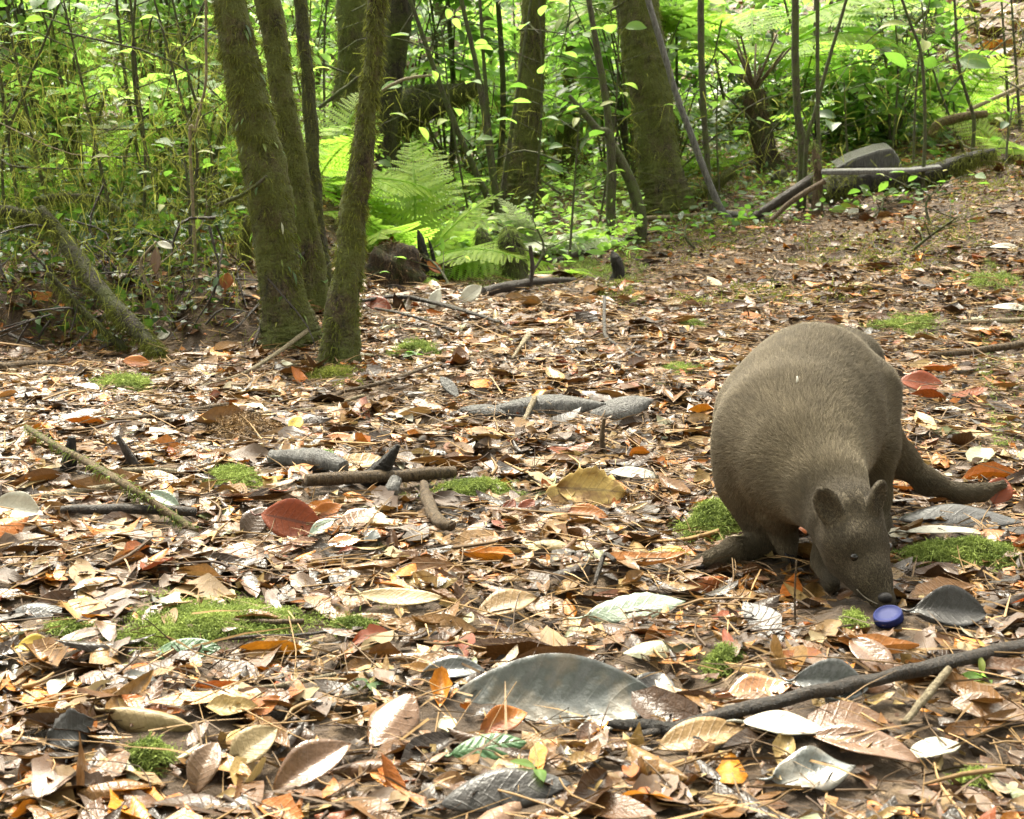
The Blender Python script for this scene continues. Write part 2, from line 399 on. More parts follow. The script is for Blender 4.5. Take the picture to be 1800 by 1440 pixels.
def blades(p, d, L, w, droop=0.5, g=rng):
    """thin curved ribbons: roots p, directions d -> V, Q, v"""
    n = len(p); L = np.broadcast_to(L, (n,)); w = np.broadcast_to(w, (n,))
    side = np.cross(d, g.normal(0, 1, (n, 3))); side /= np.linalg.norm(side, axis=1)[:, None] + 1e-9
    m1 = p + d * (L * 0.5)[:, None]; tip = p + d * L[:, None]; tip[:, 2] -= droop * L * 0.5; m1[:, 2] -= droop * L * 0.1
    s0 = side * (w * 0.5)[:, None]; s1 = side * (w * 0.4)[:, None]; s2 = side * (w * 0.08)[:, None]
    V = np.stack([p - s0, p + s0, m1 - s1, m1 + s1, tip - s2, tip + s2], 1).reshape(-1, 3)
    b_ = (np.arange(n) * 6)[:, None]
    Q = np.concatenate([b_ + np.array([[0, 1, 3, 2]]), b_ + np.array([[2, 3, 5, 4]])])
    return V, Q, np.tile([0, 0, .5, .5, 1, 1], n)
# ------------------------------------------------------------------ trees
def px_path(pts, Y, ext=None):
    """pts: (px, py, width_px[, dY]) -> world rows (x, y, z, r)"""
    out = []
    for q in pts:
        p = P(q[0], q[1], Y + (q[3] if len(q) > 3 else 0)); out.append([*p, 0.5 * q[2] * mpp(p)])
    return np.array(out)
def moss_on(path, n, Lr=(0.012, 0.04), w=(0.0008, 0.0022), stick=0.5, zr=None, seed=0, tw=None, kvar=2.0):
    """filaments standing off a tube"""
    g = np.random.default_rng(seed)
    t, a, b = frames(path[:, :3])
    f = g.uniform(0, len(path) - 1.001, n * 4); i = f.astype(int); fr = (f - i)[:, None]
    th = g.uniform(0, 6.283, len(f))
    # patchy cover
    dens = 0.5 + 0.5 * np.sin(th * kvar + f * 0.9 + seed) * np.sin(f * 0.37 + th * 1.3 + seed * 2)
    k = g.uniform(0, 1, len(f)) < 0.08 + 0.92 * np.clip(dens * 1.25 - .1, 0, 1) ** 1.6
    f, i, fr, th = f[k][:n], i[k][:n], fr[k][:n], th[k][:n]
    c = path[i, :3] * (1 - fr) + path[i + 1, :3] * fr; r = path[i, 3] * (1 - fr[:, 0]) + path[i + 1, 3] * fr[:, 0]
    nn = np.cos(th)[:, None] * a[i] + np.sin(th)[:, None] * b[i]
    p = c + nn * (r * 0.98)[:, None]
    d = nn * stick + np.array([0, 0, -0.45]) + g.normal(0, 0.35, (len(f), 3)); d /= np.linalg.norm(d, axis=1)[:, None]
    V, Q, v = blades(p, d, g.uniform(*Lr, len(f)), g.uniform(*w, len(f)), 0.7, g)
    return V, Q, v, rnd_attr(np.clip(g.beta(1.3, 2.8, len(f)), 0, 1), 6)

def crown_leaves(c, rad, n, L, seed, acc, squash=0.6):
    g = np.random.default_rng(seed)
    # clumps inside the crown, gaps between
    nc = max(6, n // 60); cc = g.normal(0, 0.45, (nc, 3)) * [rad, rad, rad * squash]
    k = g.integers(0, nc, n); p = np.asarray(c) + cc[k] + g.normal(0, 0.13 * rad, (n, 3))
    Ls = g.uniform(0.6, 1.3, n) * L
    V, Q, u, v = leaves(n, Ls, Ls * g.uniform(0.35, 0.5, n), 3, 3, bend=0.5, fold=0.15, seed=seed)
    acc.add(place(V, rots(g.uniform(0, 6.28, n), g.normal(0, 0.6, n), g.normal(0, 0.6, n)), p), Q, u=u, v=v, r=rnd_attr(np.clip(g.normal(0.45, 0.25, n), 0, 1), 9))

def tree(name, pts, Y, label, mat='trunk', moss=0, up=7.0, crown=None, lump=0.13, rough=0.09, flare=0.5, seed=1, seg=26, epiph=0, group=None, mossL=(0.010, 0.035), crownL=0.11, cat='tree', stick=0.5):
    """trunk through the photo points (top first), carried on above the frame and down into the soil; a crown far above"""
    path = px_path(pts[::-1], Y)               # foot first
    base = path[0].copy(); gz = float(H(base[0], base[1]))
    d = path[-1, :3] - path[-2, :3]; d /= np.linalg.norm(d); d = d * 0.6 + np.array([0, 0, 0.4]); d /= np.linalg.norm(d)
    d0 = path[-1, :3] - path[-2, :3]; st = np.linalg.norm(d0); d0 /= st; ext = []; c = path[-1, :3].copy(); s = 0.0
    while s < up:
        st = min(st * 1.6, 1.2); s += st; w = min(1, s / 1.5); dd = d0 * (1 - w) + d * w; c = c + dd / np.linalg.norm(dd) * st; ext.append(np.append(c, path[-1, 3] * (1 - .45 * min(1, s / up))))
    foot = base.copy(); foot[2] = min(gz, base[2]) - 0.06
    full = np.vstack([foot, path, ext]); full -= np.array([base[0], base[1], gz, 0])
    n = int(30 + 16 * len(full)); sp = smooth_path(full, n)
    root = empty(name, (base[0], base[1], gz), label, cat, group)
    fl = lambda S, TH: 1 + flare * 0.9 * np.exp(-np.maximum(S - .06, 0) / 0.15) * (0.6 + 0.6 * np.sin(TH * 3 + seed) + 0.35 * np.sin(TH * 5 + 2 * seed))
    V, Q, T, u, v, nn = tube(sp, seg, rough, lump, seed=seed, flare=fl)
    link('trunk', Acc().add(V, Q, T, u, v).mesh('trunk'), M[mat], root)
    if moss:
        zc = sp[:, 2]; low = sp[(zc > -0.02) & (zc < 3.2)]
        V, Q, v, r = moss_on(low, moss, mossL, seed=seed, stick=stick)
        stuff(link('moss', Acc().add(V, Q, v=v, r=r).mesh('moss', False), M['moss'], root))
    if epiph:
        low = sp[(sp[:, 2] > 0.05) & (sp[:, 2] < 1.6)]; g = np.random.default_rng(seed + 5)
        t, a, b = frames(low[:, :3]); i = g.integers(0, len(low), epiph); th = g.uniform(0, 6.28, epiph)
        nn = np.cos(th)[:, None] * a[i] + np.sin(th)[:, None] * b[i]; p = low[i, :3] + nn * (low[i, 3] * 1.15)[:, None]
        L = g.uniform(0.02, 0.05, epiph)
        Vl, Ql, ul, vl = leaves(epiph, L, L * 0.2, 3, 4, bend=0.6, fold=0.2, seed=seed)
        # hang down along the trunk
        yaw = np.arctan2(-nn[:, 0], nn[:, 1]); c_, s_ = np.cos(yaw), np.sin(yaw); tl = g.normal(-1.15, 0.3, epiph)
        Rz = np.zeros((epiph, 3, 3)); Rz[:, 0, 0] = c_; Rz[:, 0, 1] = -s_; Rz[:, 1, 0] = s_; Rz[:, 1, 1] = c_; Rz[:, 2, 2] = 1
        Rx = np.zeros((epiph, 3, 3)); Rx[:, 0, 0] = 1; Rx[:, 1, 1] = np.cos(tl); Rx[:, 1, 2] = -np.sin(tl); Rx[:, 2, 1] = np.sin(tl); Rx[:, 2, 2] = np.cos(tl)
        stuff(link('epiphyte_leaves', Acc().add(place(Vl, Rz @ Rx, p), Ql, u=ul, v=vl, r=rnd_attr(g.uniform(0, 1, epiph), 12)).mesh('epiphyte_leaves'), M['green'], root))
    if crown:
        acc = Acc(); lim = Acc(); g = np.random.default_rng(seed + 9)
        cr, nl = crown; nl = int(nl * .55)
        for q in range(5):
            a = q * 1.257 + g.uniform(0, 1); e = sp[-1, :3] + np.array([math.cos(a) * cr * 0.8, math.sin(a) * cr * 0.8, cr * 0.35])
            s = sp[-1 - q]; V, Q, T, u, v, nn = tube(smooth_path([[*s[:3], s[3] * 0.5], [*(0.5 * (s[:3] + e) + [0, 0, 0.15]), s[3] * 0.3], [*e, 0.008]], 7), 6); lim.add(V, Q, T, u, v)
        stuff(link('limbs', lim.mesh('limbs'), M[mat], root))
        crown_leaves(sp[-1, :3] + [0, 0, 0.2], cr, nl, crownL, seed, acc)
        stuff(link('crown', acc.mesh('crown'), M['green'], root))
    return root, sp

# (top first) px, py, width in photo px
tree('tree', [(408, 30, 58), (428, 130, 68), (452, 240, 70), (474, 360, 72), (492, 480, 70), (500, 560, 76), (503, 606, 90)], 3.50,
     'thick mossy leaning tree trunk, frontmost of the trunk cluster left of centre', moss=14000, crown=(1.5, 1500), epiph=70, seed=3, mossL=(.006, .022), stick=.6, lump=0.10, flare=0.35)
tree('tree', [(475, 30, 44), (492, 130, 42), (510, 250, 42), (530, 370, 44), (546, 470, 46), (552, 560, 50)], 3.85,
     'mossy trunk directly behind the thick leaning trunk in the left cluster', moss=7000, crown=(1.4, 900), seed=4, epiph=0, mossL=(.006, .022))
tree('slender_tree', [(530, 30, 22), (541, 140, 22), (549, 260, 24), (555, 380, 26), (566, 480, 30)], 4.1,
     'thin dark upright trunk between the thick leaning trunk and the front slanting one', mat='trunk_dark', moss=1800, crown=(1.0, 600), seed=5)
tree('tree', [(661, 30, 30), (655, 110, 30), (645, 200, 34), (631, 310, 40), (619, 400, 46), (610, 500, 52), (600, 580, 56), (596, 640, 62)], 3.25,
     'slanting mossy trunk standing nearest the camera, leaning right over the bright fern', moss=10000, crown=(1.3, 900), seed=6, flare=0.35, mossL=(.006, .020), stick=.6)
tree('tree', [(622, 30, 56), (615, 130, 52), (604, 230, 48), (598, 330, 52)], 6.4, 'broad moss-clad trunk half hidden behind the slanting front trunk', moss=3500, crown=(1.7, 800), seed=7, mossL=(0.02, 0.06))
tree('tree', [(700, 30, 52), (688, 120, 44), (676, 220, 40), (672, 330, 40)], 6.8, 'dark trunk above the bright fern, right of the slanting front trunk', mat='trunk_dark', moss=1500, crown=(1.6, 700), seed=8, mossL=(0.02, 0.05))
tree('tree', [(938, 30, 40), (934, 100, 44), (929, 190, 50), (920, 270, 60), (912, 330, 70), (908, 385, 84)], 6.4,
     'mossy trunk in the middle of the picture, wide at its foot behind the pale fern', moss=7000, crown=(1.8, 900), seed=9, lump=0.07, flare=0.3, mossL=(0.015, 0.05))
tree('tree', [(1122, 30, 72), (1136, 110, 74), (1148, 200, 72), (1157, 290, 74), (1162, 350, 82), (1164, 385, 90)], 6.1,
     'thickest straight mossy trunk right of centre, fallen sticks lying at its foot', moss=9000, crown=(1.9, 1000), seed=10, lump=0.06, flare=0.35, mossL=(0.015, 0.045))
tree('tree', [(1012, 30, 30), (1008, 110, 32), (1003, 190, 34), (1000, 260, 36), (1000, 350, 40)], 8.2, 'shaggy moss-hung trunk seen between the middle trunk and the thickest one', moss=3500, crown=(1.6, 600), seed=11, mossL=(0.03, 0.10))
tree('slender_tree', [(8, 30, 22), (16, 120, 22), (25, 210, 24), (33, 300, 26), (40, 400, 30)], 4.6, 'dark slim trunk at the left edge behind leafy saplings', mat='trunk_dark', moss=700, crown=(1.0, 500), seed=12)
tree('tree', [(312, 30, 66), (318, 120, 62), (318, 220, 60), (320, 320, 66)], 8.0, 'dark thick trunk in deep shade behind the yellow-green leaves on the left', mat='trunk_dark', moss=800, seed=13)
for k, (px, w, Y, sd) in enumerate(((120, 60, 11.5, 21), (230, 44, 10.0, 22), (775, 46, 11.0, 24), (855, 30, 9.5, 25), (1060, 60, 11.5, 26), (1490, 50, 10.5, 28), (1640, 44, 11.0, 29), (690, 70, 15.0, 32), (420, 70, 13.5, 33), (1900, 60, 9.0, 35))):
    tree('far_tree', [(px, 20, w * .8), (px + 6, 150, w), (px + 4, 320, w * 1.1)], Y, 'far trunk standing in the green depth of the forest', mat='trunk', moss=900, crown=(2.0, 700) if px > 450 else None, seed=sd, seg=12, mossL=(0.03, 0.09), group='far trunks in the forest depth', crownL=0.16)

# unseen forest trees behind the camera, added to block frontal sky light
g = np.random.default_rng(91)
for k in range(9):
    x, y = [(-4.6, -1.2), (-3.4, -3.2), (-2.0, -2.2), (-0.7, -3.6), (0.8, -2.4), (2.2, -3.4), (3.4, -2.0), (4.8, -1.0), (0.0, -5.4)][k]
    root = empty('tree', (x, y, float(H(x, y))), 'unseen forest tree added behind the camera to block sky light', 'tree', 'added trees behind the camera')
    sp = smooth_path([[0, 0, -.05, .14], [.05, 0, 1.5, .11], [0, .1, 3.2, .09], [.1, .1, 4.6, .05]], 24); V, Q, T, u, v, nn = tube(sp, 12, .05, .1, seed=k); link('trunk', Acc().add(V, Q, T, u, v).mesh('trunk'), M['trunk'], root)
    acc = Acc()
    for c, r_ in (((0, 0, 1.7), 1.2), ((0, 0, 3.4), 1.6), ((0, 0, 5.0), 1.8)): crown_leaves(np.array(c), r_, 330, .30, 700 + k, acc)
    stuff(link('crown', acc.mesh('crown'), M['deep'], root))

# thin stems: saplings, poles and vines
def stem(name, pts, Y, label, mat='stem', cat='sapling', group=None, up=1.5, moss=0, seed=1, lump=0.05):
    path = px_path(pts[::-1], Y); base = path[0].copy(); gz = float(H(base[0], base[1]))
    d = path[-1, :3] - path[-2, :3]; d /= np.linalg.norm(d)
    rows = [[base[0], base[1], gz - 0.03, base[3]]] if base[2] > gz - 0.02 else []
    rows += list(path)
    st = np.linalg.norm(path[-1, :3] - path[-2, :3]); c = path[-1, :3].copy(); s = 0.0
    while s < up: st = min(st * 1.5, .6); s += st; c = c + d * st; rows.append(np.append(c, path[-1, 3] * (1 - .4 * min(1, s / up))))
    full = np.array(rows) - np.array([base[0], base[1], gz, 0]); sp = smooth_path(full, 8 + 7 * len(rows))
    root = empty(name, (base[0], base[1], gz), label, cat, group)
    V, Q, T, u, v, nn = tube(sp, 8, 0.03, lump, seed=seed); link('stem', Acc().add(V, Q, T, u, v).mesh('stem'), M[mat], root)
    if moss:
        V, Q, v, r = moss_on(sp, moss, (0.008, 0.03), seed=seed); stuff(link('moss', Acc().add(V, Q, v=v, r=r).mesh('moss', False), M['moss'], root))
    return root, sp

stem('leaning_pole', [(1163, 80, 11), (1190, 170, 11), (1213, 232, 12), (1240, 305, 12), (1264, 362, 13), (1283, 388, 14)], 5.75, 'smooth grey pole leaning left against the thickest trunk, its foot beside fallen sticks', mat='grey_wood', cat='pole', seed=2)
stem('pole', [(1232, 30, 12), (1233, 110, 12), (1238, 210, 11), (1245, 300, 10), (1250, 352, 11)], 5.9, 'thin upright stem just right of the thickest trunk, crossing the grey leaning pole', cat='stem', seed=3)
stem('forked_sapling', [(1040, 30, 10), (1050, 90, 12), (1064, 170, 13), (1071, 230, 14), (1072, 250, 17), (1095, 290, 19), (1112, 330, 20), (1126, 382, 22)], 5.6, 'bent sapling curving left of the thickest trunk, forked halfway up', seed=4, moss=200)
stem('broken_branch', [(1000, 168, 7), (1024, 196, 11), (1050, 228, 14), (1074, 256, 17)], 5.58, 'slanting side shoot of the bent sapling, reaching up left with yellow leaves', cat='branch', up=0.0, seed=5)
stem('pole', [(1398, 30, 13), (1398, 110, 14), (1402, 200, 13), (1410, 262, 15)], 5.7, 'upright dark stem rising from the broken stump left of the grey log', cat='stem', seed=6)
stem('thin_stem', [(1437, 45, 7), (1437, 130, 7), (1438, 220, 7), (1441, 296, 8)], 5.6, 'very thin straight dark stem just right of the broken stump', cat='stem', seed=7)
stem('thin_stem', [(1476, 40, 6), (1450, 130, 7), (1432, 200, 7), (1418, 252, 8)], 5.65, 'thin slanting stem leaning right out of the broken stump', cat='stem', seed=8)
stem('thin_stem', [(1600, 40, 5), (1618, 90, 6), (1624, 150, 6), (1626, 230, 6), (1624, 285, 7)], 5.5, 'thin stem of the broad-leaved seedling above the grey log', cat='stem', seed=9)
stem('thin_stem', [(1680, 40, 5), (1684, 110, 6), (1700, 170, 6), (1712, 215, 7)], 6.1, 'thin stem carrying broad leaves at the upper right slope', cat='stem', seed=10)
stem('thin_stem', [(1590, 60, 7), (1540, 110, 8), (1500, 165, 9), (1462, 213, 10)], 7.2, 'mossy slanting stem crossing the upper right slope', cat='stem', seed=11, moss=150)
stem('thin_stem', [(820, 40, 8), (838, 120, 9), (852, 210, 10), (865, 300, 12), (876, 375, 14)], 5.9, 'dark cane of the clump left of the middle trunk', cat='cane', seed=12, group=None)
stem('thin_stem', [(846, 40, 6), (852, 130, 7), (860, 230, 9), (874, 372, 12)], 6.0, 'straightest cane of the clump left of the middle trunk', cat='cane', seed=13)
stem('thin_stem', [(742, 60, 8), (770, 140, 9), (800, 220, 10), (835, 300, 11), (868, 378, 12)], 6.1, 'most slanted cane of the clump, leaning left over the bright fern', cat='cane', seed=14)
stem('thin_stem', [(905, 190, 6), (893, 270, 8), (884, 340, 10), (880, 380, 12)], 6.05, 'short cane leaning right against the middle trunk', cat='cane', up=0.4, seed=15)
stem('hooked_vine', [(362, 60, 5), (362, 140, 5), (352, 190, 5), (344, 230, 6), (334, 246, 6)], 3.6, 'pale thin vine hanging hooked left of the thick leaning trunk', cat='vine', mat='stick_pale', up=1.0, seed=16)
g = np.random.default_rng(5)
for k in range(10):
    px = g.uniform(-10, 400); Y = g.uniform(3.8, 6.0); lean = g.normal(0, 55); yb = g.uniform(330, 470)
    stem('thin_stem', [(px + lean, 20, 4), (px + lean * .5 + g.normal(0, 4), 150, 5), (px + g.normal(0, 4), 270, 5.5), (px + g.normal(0, 4), yb, 6)], Y,
         'thin dark stem among the dense saplings on the left', cat='stem', group='thin stems in the left thicket', seed=30 + k, moss=60)
for k in range(9):
    px = g.uniform(1190, 1800); Y = g.uniform(6.2, 8.5); lean = g.normal(0, 40)
    stem('thin_stem', [(px + lean, 20, 4), (px + lean * .5, 120, 5), (px, 230, 6)], Y, 'thin stem on the shaded slope at upper right', cat='stem', group='thin stems on the upper right slope', seed=80 + k)

# leaning mossy branches over the left bank
def branch(name, pts, Y, label, mat, moss=0, cat='branch', seed=1, rough=0.06, lump=0.15, mossL=(0.008, 0.03), seg=10, n=None):
    path = px_path(pts, Y); c = path[:, :3].mean(0)
    sp = smooth_path(path - np.append(c, 0), n or 8 * len(pts))
    root = empty(name, c, label, cat)
    V, Q, T, u, v, nn = tube(sp, seg, rough, lump, seed=seed); link('wood', Acc().add(V, Q, T, u, v).mesh('wood'), M[mat], root)
    if moss:
        V, Q, v, r = moss_on(sp, moss, mossL, seed=seed); stuff(link('moss', Acc().add(V, Q, v=v, r=r).mesh('moss', False), M['moss'], root))
    return root
branch('mossy_branch', [(70, 368, 22, .25), (120, 432, 28, .2), (170, 500, 30, .1), (220, 560, 30, 0), (265, 604, 22, -.06), (282, 622, 12, -.1)], 3.42, 'mossy fallen branch slanting down to the leaf litter over the left bank', 'trunk_dark', 2600, seed=41)
branch('mossy_branch', [(-20, 372, 26), (25, 376, 24), (60, 384, 20), (92, 402, 16)], 3.75, 'dark mossy branch lying level at the left edge above the bank', 'trunk_dark', 900, seed=42)
branch('mossy_branch', [(85, 480, 10), (130, 530, 12), (180, 580, 13), (222, 616, 12)], 3.42, 'thinner root sloping beside the mossy fallen branch on the left bank', 'trunk_dark', 500, seed=43)
branch('mossy_branch', [(60, 352, 10), (110, 345, 12), (165, 350, 12), (215, 372, 9)], 3.9, 'arched moss-covered twig above the slanting fallen branch', 'stem', 700, seed=44)
branch('rotten_log', [(190, 486, 16), (225, 472, 26), (262, 448, 30), (290, 428, 20)], 3.9, 'short black rotten log under the ferns on the left bank', 'black_wood', 0, seed=45)
branch('twig', [(380, 362, 8), (430, 340, 7), (470, 310, 6)], 3.4, 'thin twig crossing in front of the thick leaning trunk', 'stem', 120, seed=46)
branch('twig', [(275, 425, 4), (248, 458, 5), (252, 485, 5), (270, 520, 4)], 3.5, 'bent pale dead twig beside the hanging brown leaf', 'stick_pale', 0, seed=47)
branch('dead_branch', [(560, 190, 6), (600, 160, 7), (650, 120, 5)], 5.5, 'thin reddish twig between the slender trunk and the slanting one', 'stem', 0, seed=48)
branch('mossy_log', [(640, 225, 40), (690, 205, 76), (740, 185, 70), (800, 168, 44), (850, 150, 26)], 7.2, 'big dark mossy log lying across behind the bright fern', 'trunk_dark', 3500, seed=49, mossL=(0.03, 0.09), cat='log')
branch('dead_branch', [(670, 160, 5), (710, 140, 6), (760, 132, 4)], 5.6, 'dry arched twig in front of the big mossy log', 'stick_pale', 0, seed=50)
branch('buttress_root', [(430, 590, 30), (408, 560, 26), (418, 500, 22), (432, 430, 22), (440, 380, 20)], 3.9, 'mossy dark root rising left of the thick leaning trunk', 'trunk', 1200, seed=51, cat='root')
# ------------------------------------------------------------------ ferns, shrubs, saplings
def frond_mesh(name, mat, seed, arch=0.9, npin=17, m=9, wid=0.36, bare=0.16):
    g = np.random.default_rng(seed)
    s = np.linspace(0, 1, 24); a = arch * s
    cy = np.sin(a) / arch; cz = (np.cos(a) - 1) / arch            # starts level, droops
    rach = np.stack([0.03 * np.sin(s * 3 + seed), cy, cz, 0.006 * (1 - 0.8 * s) + 0.001], -1)
    V, Q, T, u, v, nn = tube(rach, 5); acc = Acc().add(V, Q, T, u, v, 0.1)
    for side in (-1, 1):
        for k in range(npin):
            f = bare + (1 - bare) * (k + g.uniform(-.15, .15)) / npin; f = min(max(f, 0), 0.995)
            p = np.array([np.interp(f, s, rach[:, i]) for i in range(3)])
            e = (f - bare) / (1 - bare); L = wid * (min(1, 0.55 + 2.2 * e)) * (1 - e) ** 0.75 * g.uniform(.9, 1.1) + 0.012
            ang = R(72 - 25 * e) ; an = arch * f
            fwd = np.array([0, math.cos(an), -math.sin(an)]); up = np.array([0, math.sin(an), math.cos(an)])
            d = np.array([side * math.sin(ang), 0, 0]) + fwd * math.cos(ang) - up * 0.18 * g.uniform(.3, 1.6); d /= np.linalg.norm(d)
            w = np.cross(up, d); w /= np.linalg.norm(w)
            q = np.arange(m) / m
            for sd in (-1, 1):
                c0 = p + d * (q * L)[:, None]; ll = 0.22 * L * (1 - q) ** 0.6 + 0.004; ww = L / m * 0.50
                tip = c0 + w * (sd * ll)[:, None] + d * (ll * 0.45)[:, None] - up * (ll * 0.15)[:, None]
                md = 0.5 * (c0 + tip)
                Vq = np.stack([c0 - d * ww * 0.6, md - d * ww, tip, md + d * ww], 1).reshape(-1, 3)
                acc.add(Vq, (np.arange(m) * 4)[:, None] + np.arange(4)[None], r=np.repeat(g.uniform(0, 1, m) * 0.6 + 0.3 * e, 4))
            Vr = np.array([p - w * .0015, p + w * .0015, p + d * L + w * .0006, p + d * L - w * .0006]); acc.add(Vr, [[0, 1, 2, 3]], r=0.2)
    me = acc.mesh(name); me.materials.append(M[mat]); return me
FROND = {}
def frond(mat, k):
    if (mat, k) not in FROND: FROND[(mat, k)] = frond_mesh('frond', mat, 100 + k, arch=(0.7, 1.0, 1.3)[k % 3], npin=(15, 17, 16)[k % 3], m=11)
    return FROND[(mat, k)]
def fern(base, n, L, label, mat='fern', el=(15, 65), seed=1, group=None, name='fern', az=None, root=None, off=(0, 0, 0)):
    g = np.random.default_rng(seed)
    if root is None: root = empty(name, base, label, 'fern', group)
    for k in range(n):
        a = (2 * math.pi * k / n + g.uniform(-.3, .3)) if az is None else R(g.uniform(*az))
        s = L * g.uniform(.75, 1.15)
        link('frond', frond(mat, int(g.integers(0, 3))), None, root, off, (R(g.uniform(*el)), g.uniform(-.35, .35), a), s)
    return root
def gp(px, py): return G(px, py)
def at(px, Y):
    d = ray(px, 400); x = d[0] / d[1] * Y; return np.array([x, Y, float(H(x, Y))])

fern(at(735, 5.15), 15, 0.58, 'big bright yellow-green fern lit from behind in the centre of the clearing edge', el=(25, 72), seed=1)
fern(at(800, 5.5), 10, 0.42, 'bright fern with low wide fronds left of the cane clump', el=(5, 60), seed=2)
fern(at(690, 5.7), 11, 0.6, 'bright fern behind the slanting front trunk, fronds reaching left', el=(20, 75), seed=3)
fern(at(960, 5.5), 10, 0.34, 'pale shining fern with whitish fronds at the foot of the middle trunk', mat='paleferns', el=(20, 70), seed=4)
fern(at(1020, 5.6), 9, 0.26, 'small green fern between the pale fern and the bent sapling', el=(10, 55), seed=5)
fern(at(985, 5.0), 8, 0.18, 'low fern in front of the middle trunk beside the mossy stump', el=(5, 50), seed=6)
fern(at(440, 4.8), 12, 0.5, 'fern with toothed fronds left of the thick leaning trunk', el=(15, 75), seed=7)
fern(at(560, 5.2), 10, 0.5, 'fern seen between the cluster trunks', el=(20, 75), seed=8)
fern(at(235, 4.9), 9, 0.45, 'fern in the left thicket above the black rotten log', el=(10, 60), seed=9)
fern(at(60, 4.3), 8, 0.4, 'fern at the left edge under the dark slim trunk', el=(10, 65), seed=10)
fern(at(345, 4.1), 7, 0.2, 'small fern on the left bank beside the thick leaning trunk', el=(10, 60), seed=11)
fern(gp(715, 510), 5, 0.15, 'little fern sprig in front of the root mound', el=(10, 55), seed=12)
fern(at(1660, 7.2), 10, 0.55, 'fern arching over the upper right slope', el=(10, 60), seed=13)
fern(at(1500, 7.6), 9, 0.55, 'yellowing fern behind the grey log', el=(10, 60), seed=14)
fern(at(1250, 7.2), 8, 0.30, 'low fern left of the tree fern', el=(5, 50), seed=15)
fern(at(1760, 6.2), 8, 0.38, 'dark fern beside the log at the right edge', el=(5, 55), seed=16)

# tree fern
pth = px_path([(1356, 335, 46), (1350, 290, 44), (1340, 240, 38), (1330, 190, 34), (1326, 158, 32)], 6.9)
b0 = pth[0, :3].copy(); gz = float(H(b0[0], b0[1])); b0[2] = gz
tf = empty('tree_fern', b0, 'tree fern with dark fibrous trunk and spreading green fronds right of the thickest trunk', 'tree fern')
rows = np.vstack([[*pth[0, :2], gz - 0.05, pth[0, 3] * 1.2], pth]) - np.append(b0, 0)
sp = smooth_path(rows, 40); V, Q, T, u, v, nn = tube(sp, 14, 0.10, 0.05, seed=2)
link('trunk', Acc().add(V, Q, T, u, v).mesh('trunk'), M['trunk_dark'], tf)
V, Q, v, r = moss_on(sp, 2500, (0.02, 0.05), seed=3); stuff(link('trunk_fibres', Acc().add(V, Q, v=v, r=r * 0.4).mesh('trunk_fibres', False), M['fibre'], tf))
g = np.random.default_rng(3); crown_top = sp[-1, :3]
for k in range(17):
    a = 2 * math.pi * k / 17 + g.uniform(-.2, .2); el = R(g.uniform(42, 78)); L0 = g.uniform(.10, .34)
    d = np.array([-math.sin(a) * math.cos(el), math.cos(a) * math.cos(el), math.sin(el)]); e = crown_top + d * L0
    V, Q, T, u, v, nn = tube(smooth_path([[*crown_top, 0.009], [*(crown_top + d * L0 * .5), 0.0065], [*e, 0.005]], 5), 6, 0.1)
    if math.cos(a) < -.7: continue
    st = link('frond_stalk', Acc().add(V, Q, T, u, v).mesh('frond_stalk'), M['stick'], tf)
    link('frond', frond('fern', k % 3), None, st, e, (R(g.uniform(15, 48)), g.uniform(-.3, .3), a), g.uniform(.75, 1.05))

# palm-like clump: long narrow leaflets
def palm_frond(seed, n=26):
    g = np.random.default_rng(seed); s = np.linspace(0, 1, 14); a = 0.9 * s
    rach = np.stack([0 * s, np.sin(a) / .9, (np.cos(a) - 1) / .9, 0.009 * (1 - .8 * s) + .001], -1); V, Q, T, u, v, nn = tube(rach, 5); acc = Acc().add(V, Q, T, u, v, 0.1)
    f = np.linspace(.12, .98, n); p = np.stack([np.interp(f, s, rach[:, i]) for i in range(3)], -1)
    for sd in (-1, 1):
        L = 0.42 * np.sin(np.pi * (0.15 + 0.8 * f)) ** .7 * g.uniform(.9, 1.1, n)
        Vl, Ql, ul, vl = leaves(n, L, L * 0.10, 3, 5, bend=0.7, fold=0.3, seed=seed + sd)
        Vl[..., 1] += (L / 2)[:, None, None]
        acc.add(place(Vl, rots(-sd * np.radians(62 - 30 * f), -0.5 * f, g.normal(0, .2, n)), p), Ql, u=ul, v=vl, r=rnd_attr(g.uniform(0, 1, n), 15))
    return acc.mesh('frond')
PALM = [palm_frond(s) for s in (1, 2)]
for me in PALM: me.materials.append(M['green'])
for k, (px, Y, zt, n, lab) in enumerate(((790, 7.8, 1.1, 7, 'palm with long narrow leaflets above the bright fern'), (875, 7.4, 1.1, 7, 'palm with shining leaflets beside the middle trunk, near the top of the picture'))):
    b = at(px, Y); root = empty('palm', b, lab, 'palm'); g = np.random.default_rng(60 + k)
    V, Q, T, u, v, nn = tube(smooth_path([[0, 0, -.05, .02], [.03, 0, zt * .5, .016], [0, .02, zt, .014]], 12), 7, .05); link('stem', Acc().add(V, Q, T, u, v).mesh('stem'), M['stem'], root)
    for q in range(n): link('frond', PALM[q % 2], None, root, (0, .02, zt), (R(g.uniform(5, 65)), g.uniform(-.3, .3), 6.283 * q / n + g.uniform(-.3, .3)), g.uniform(.45, .65))

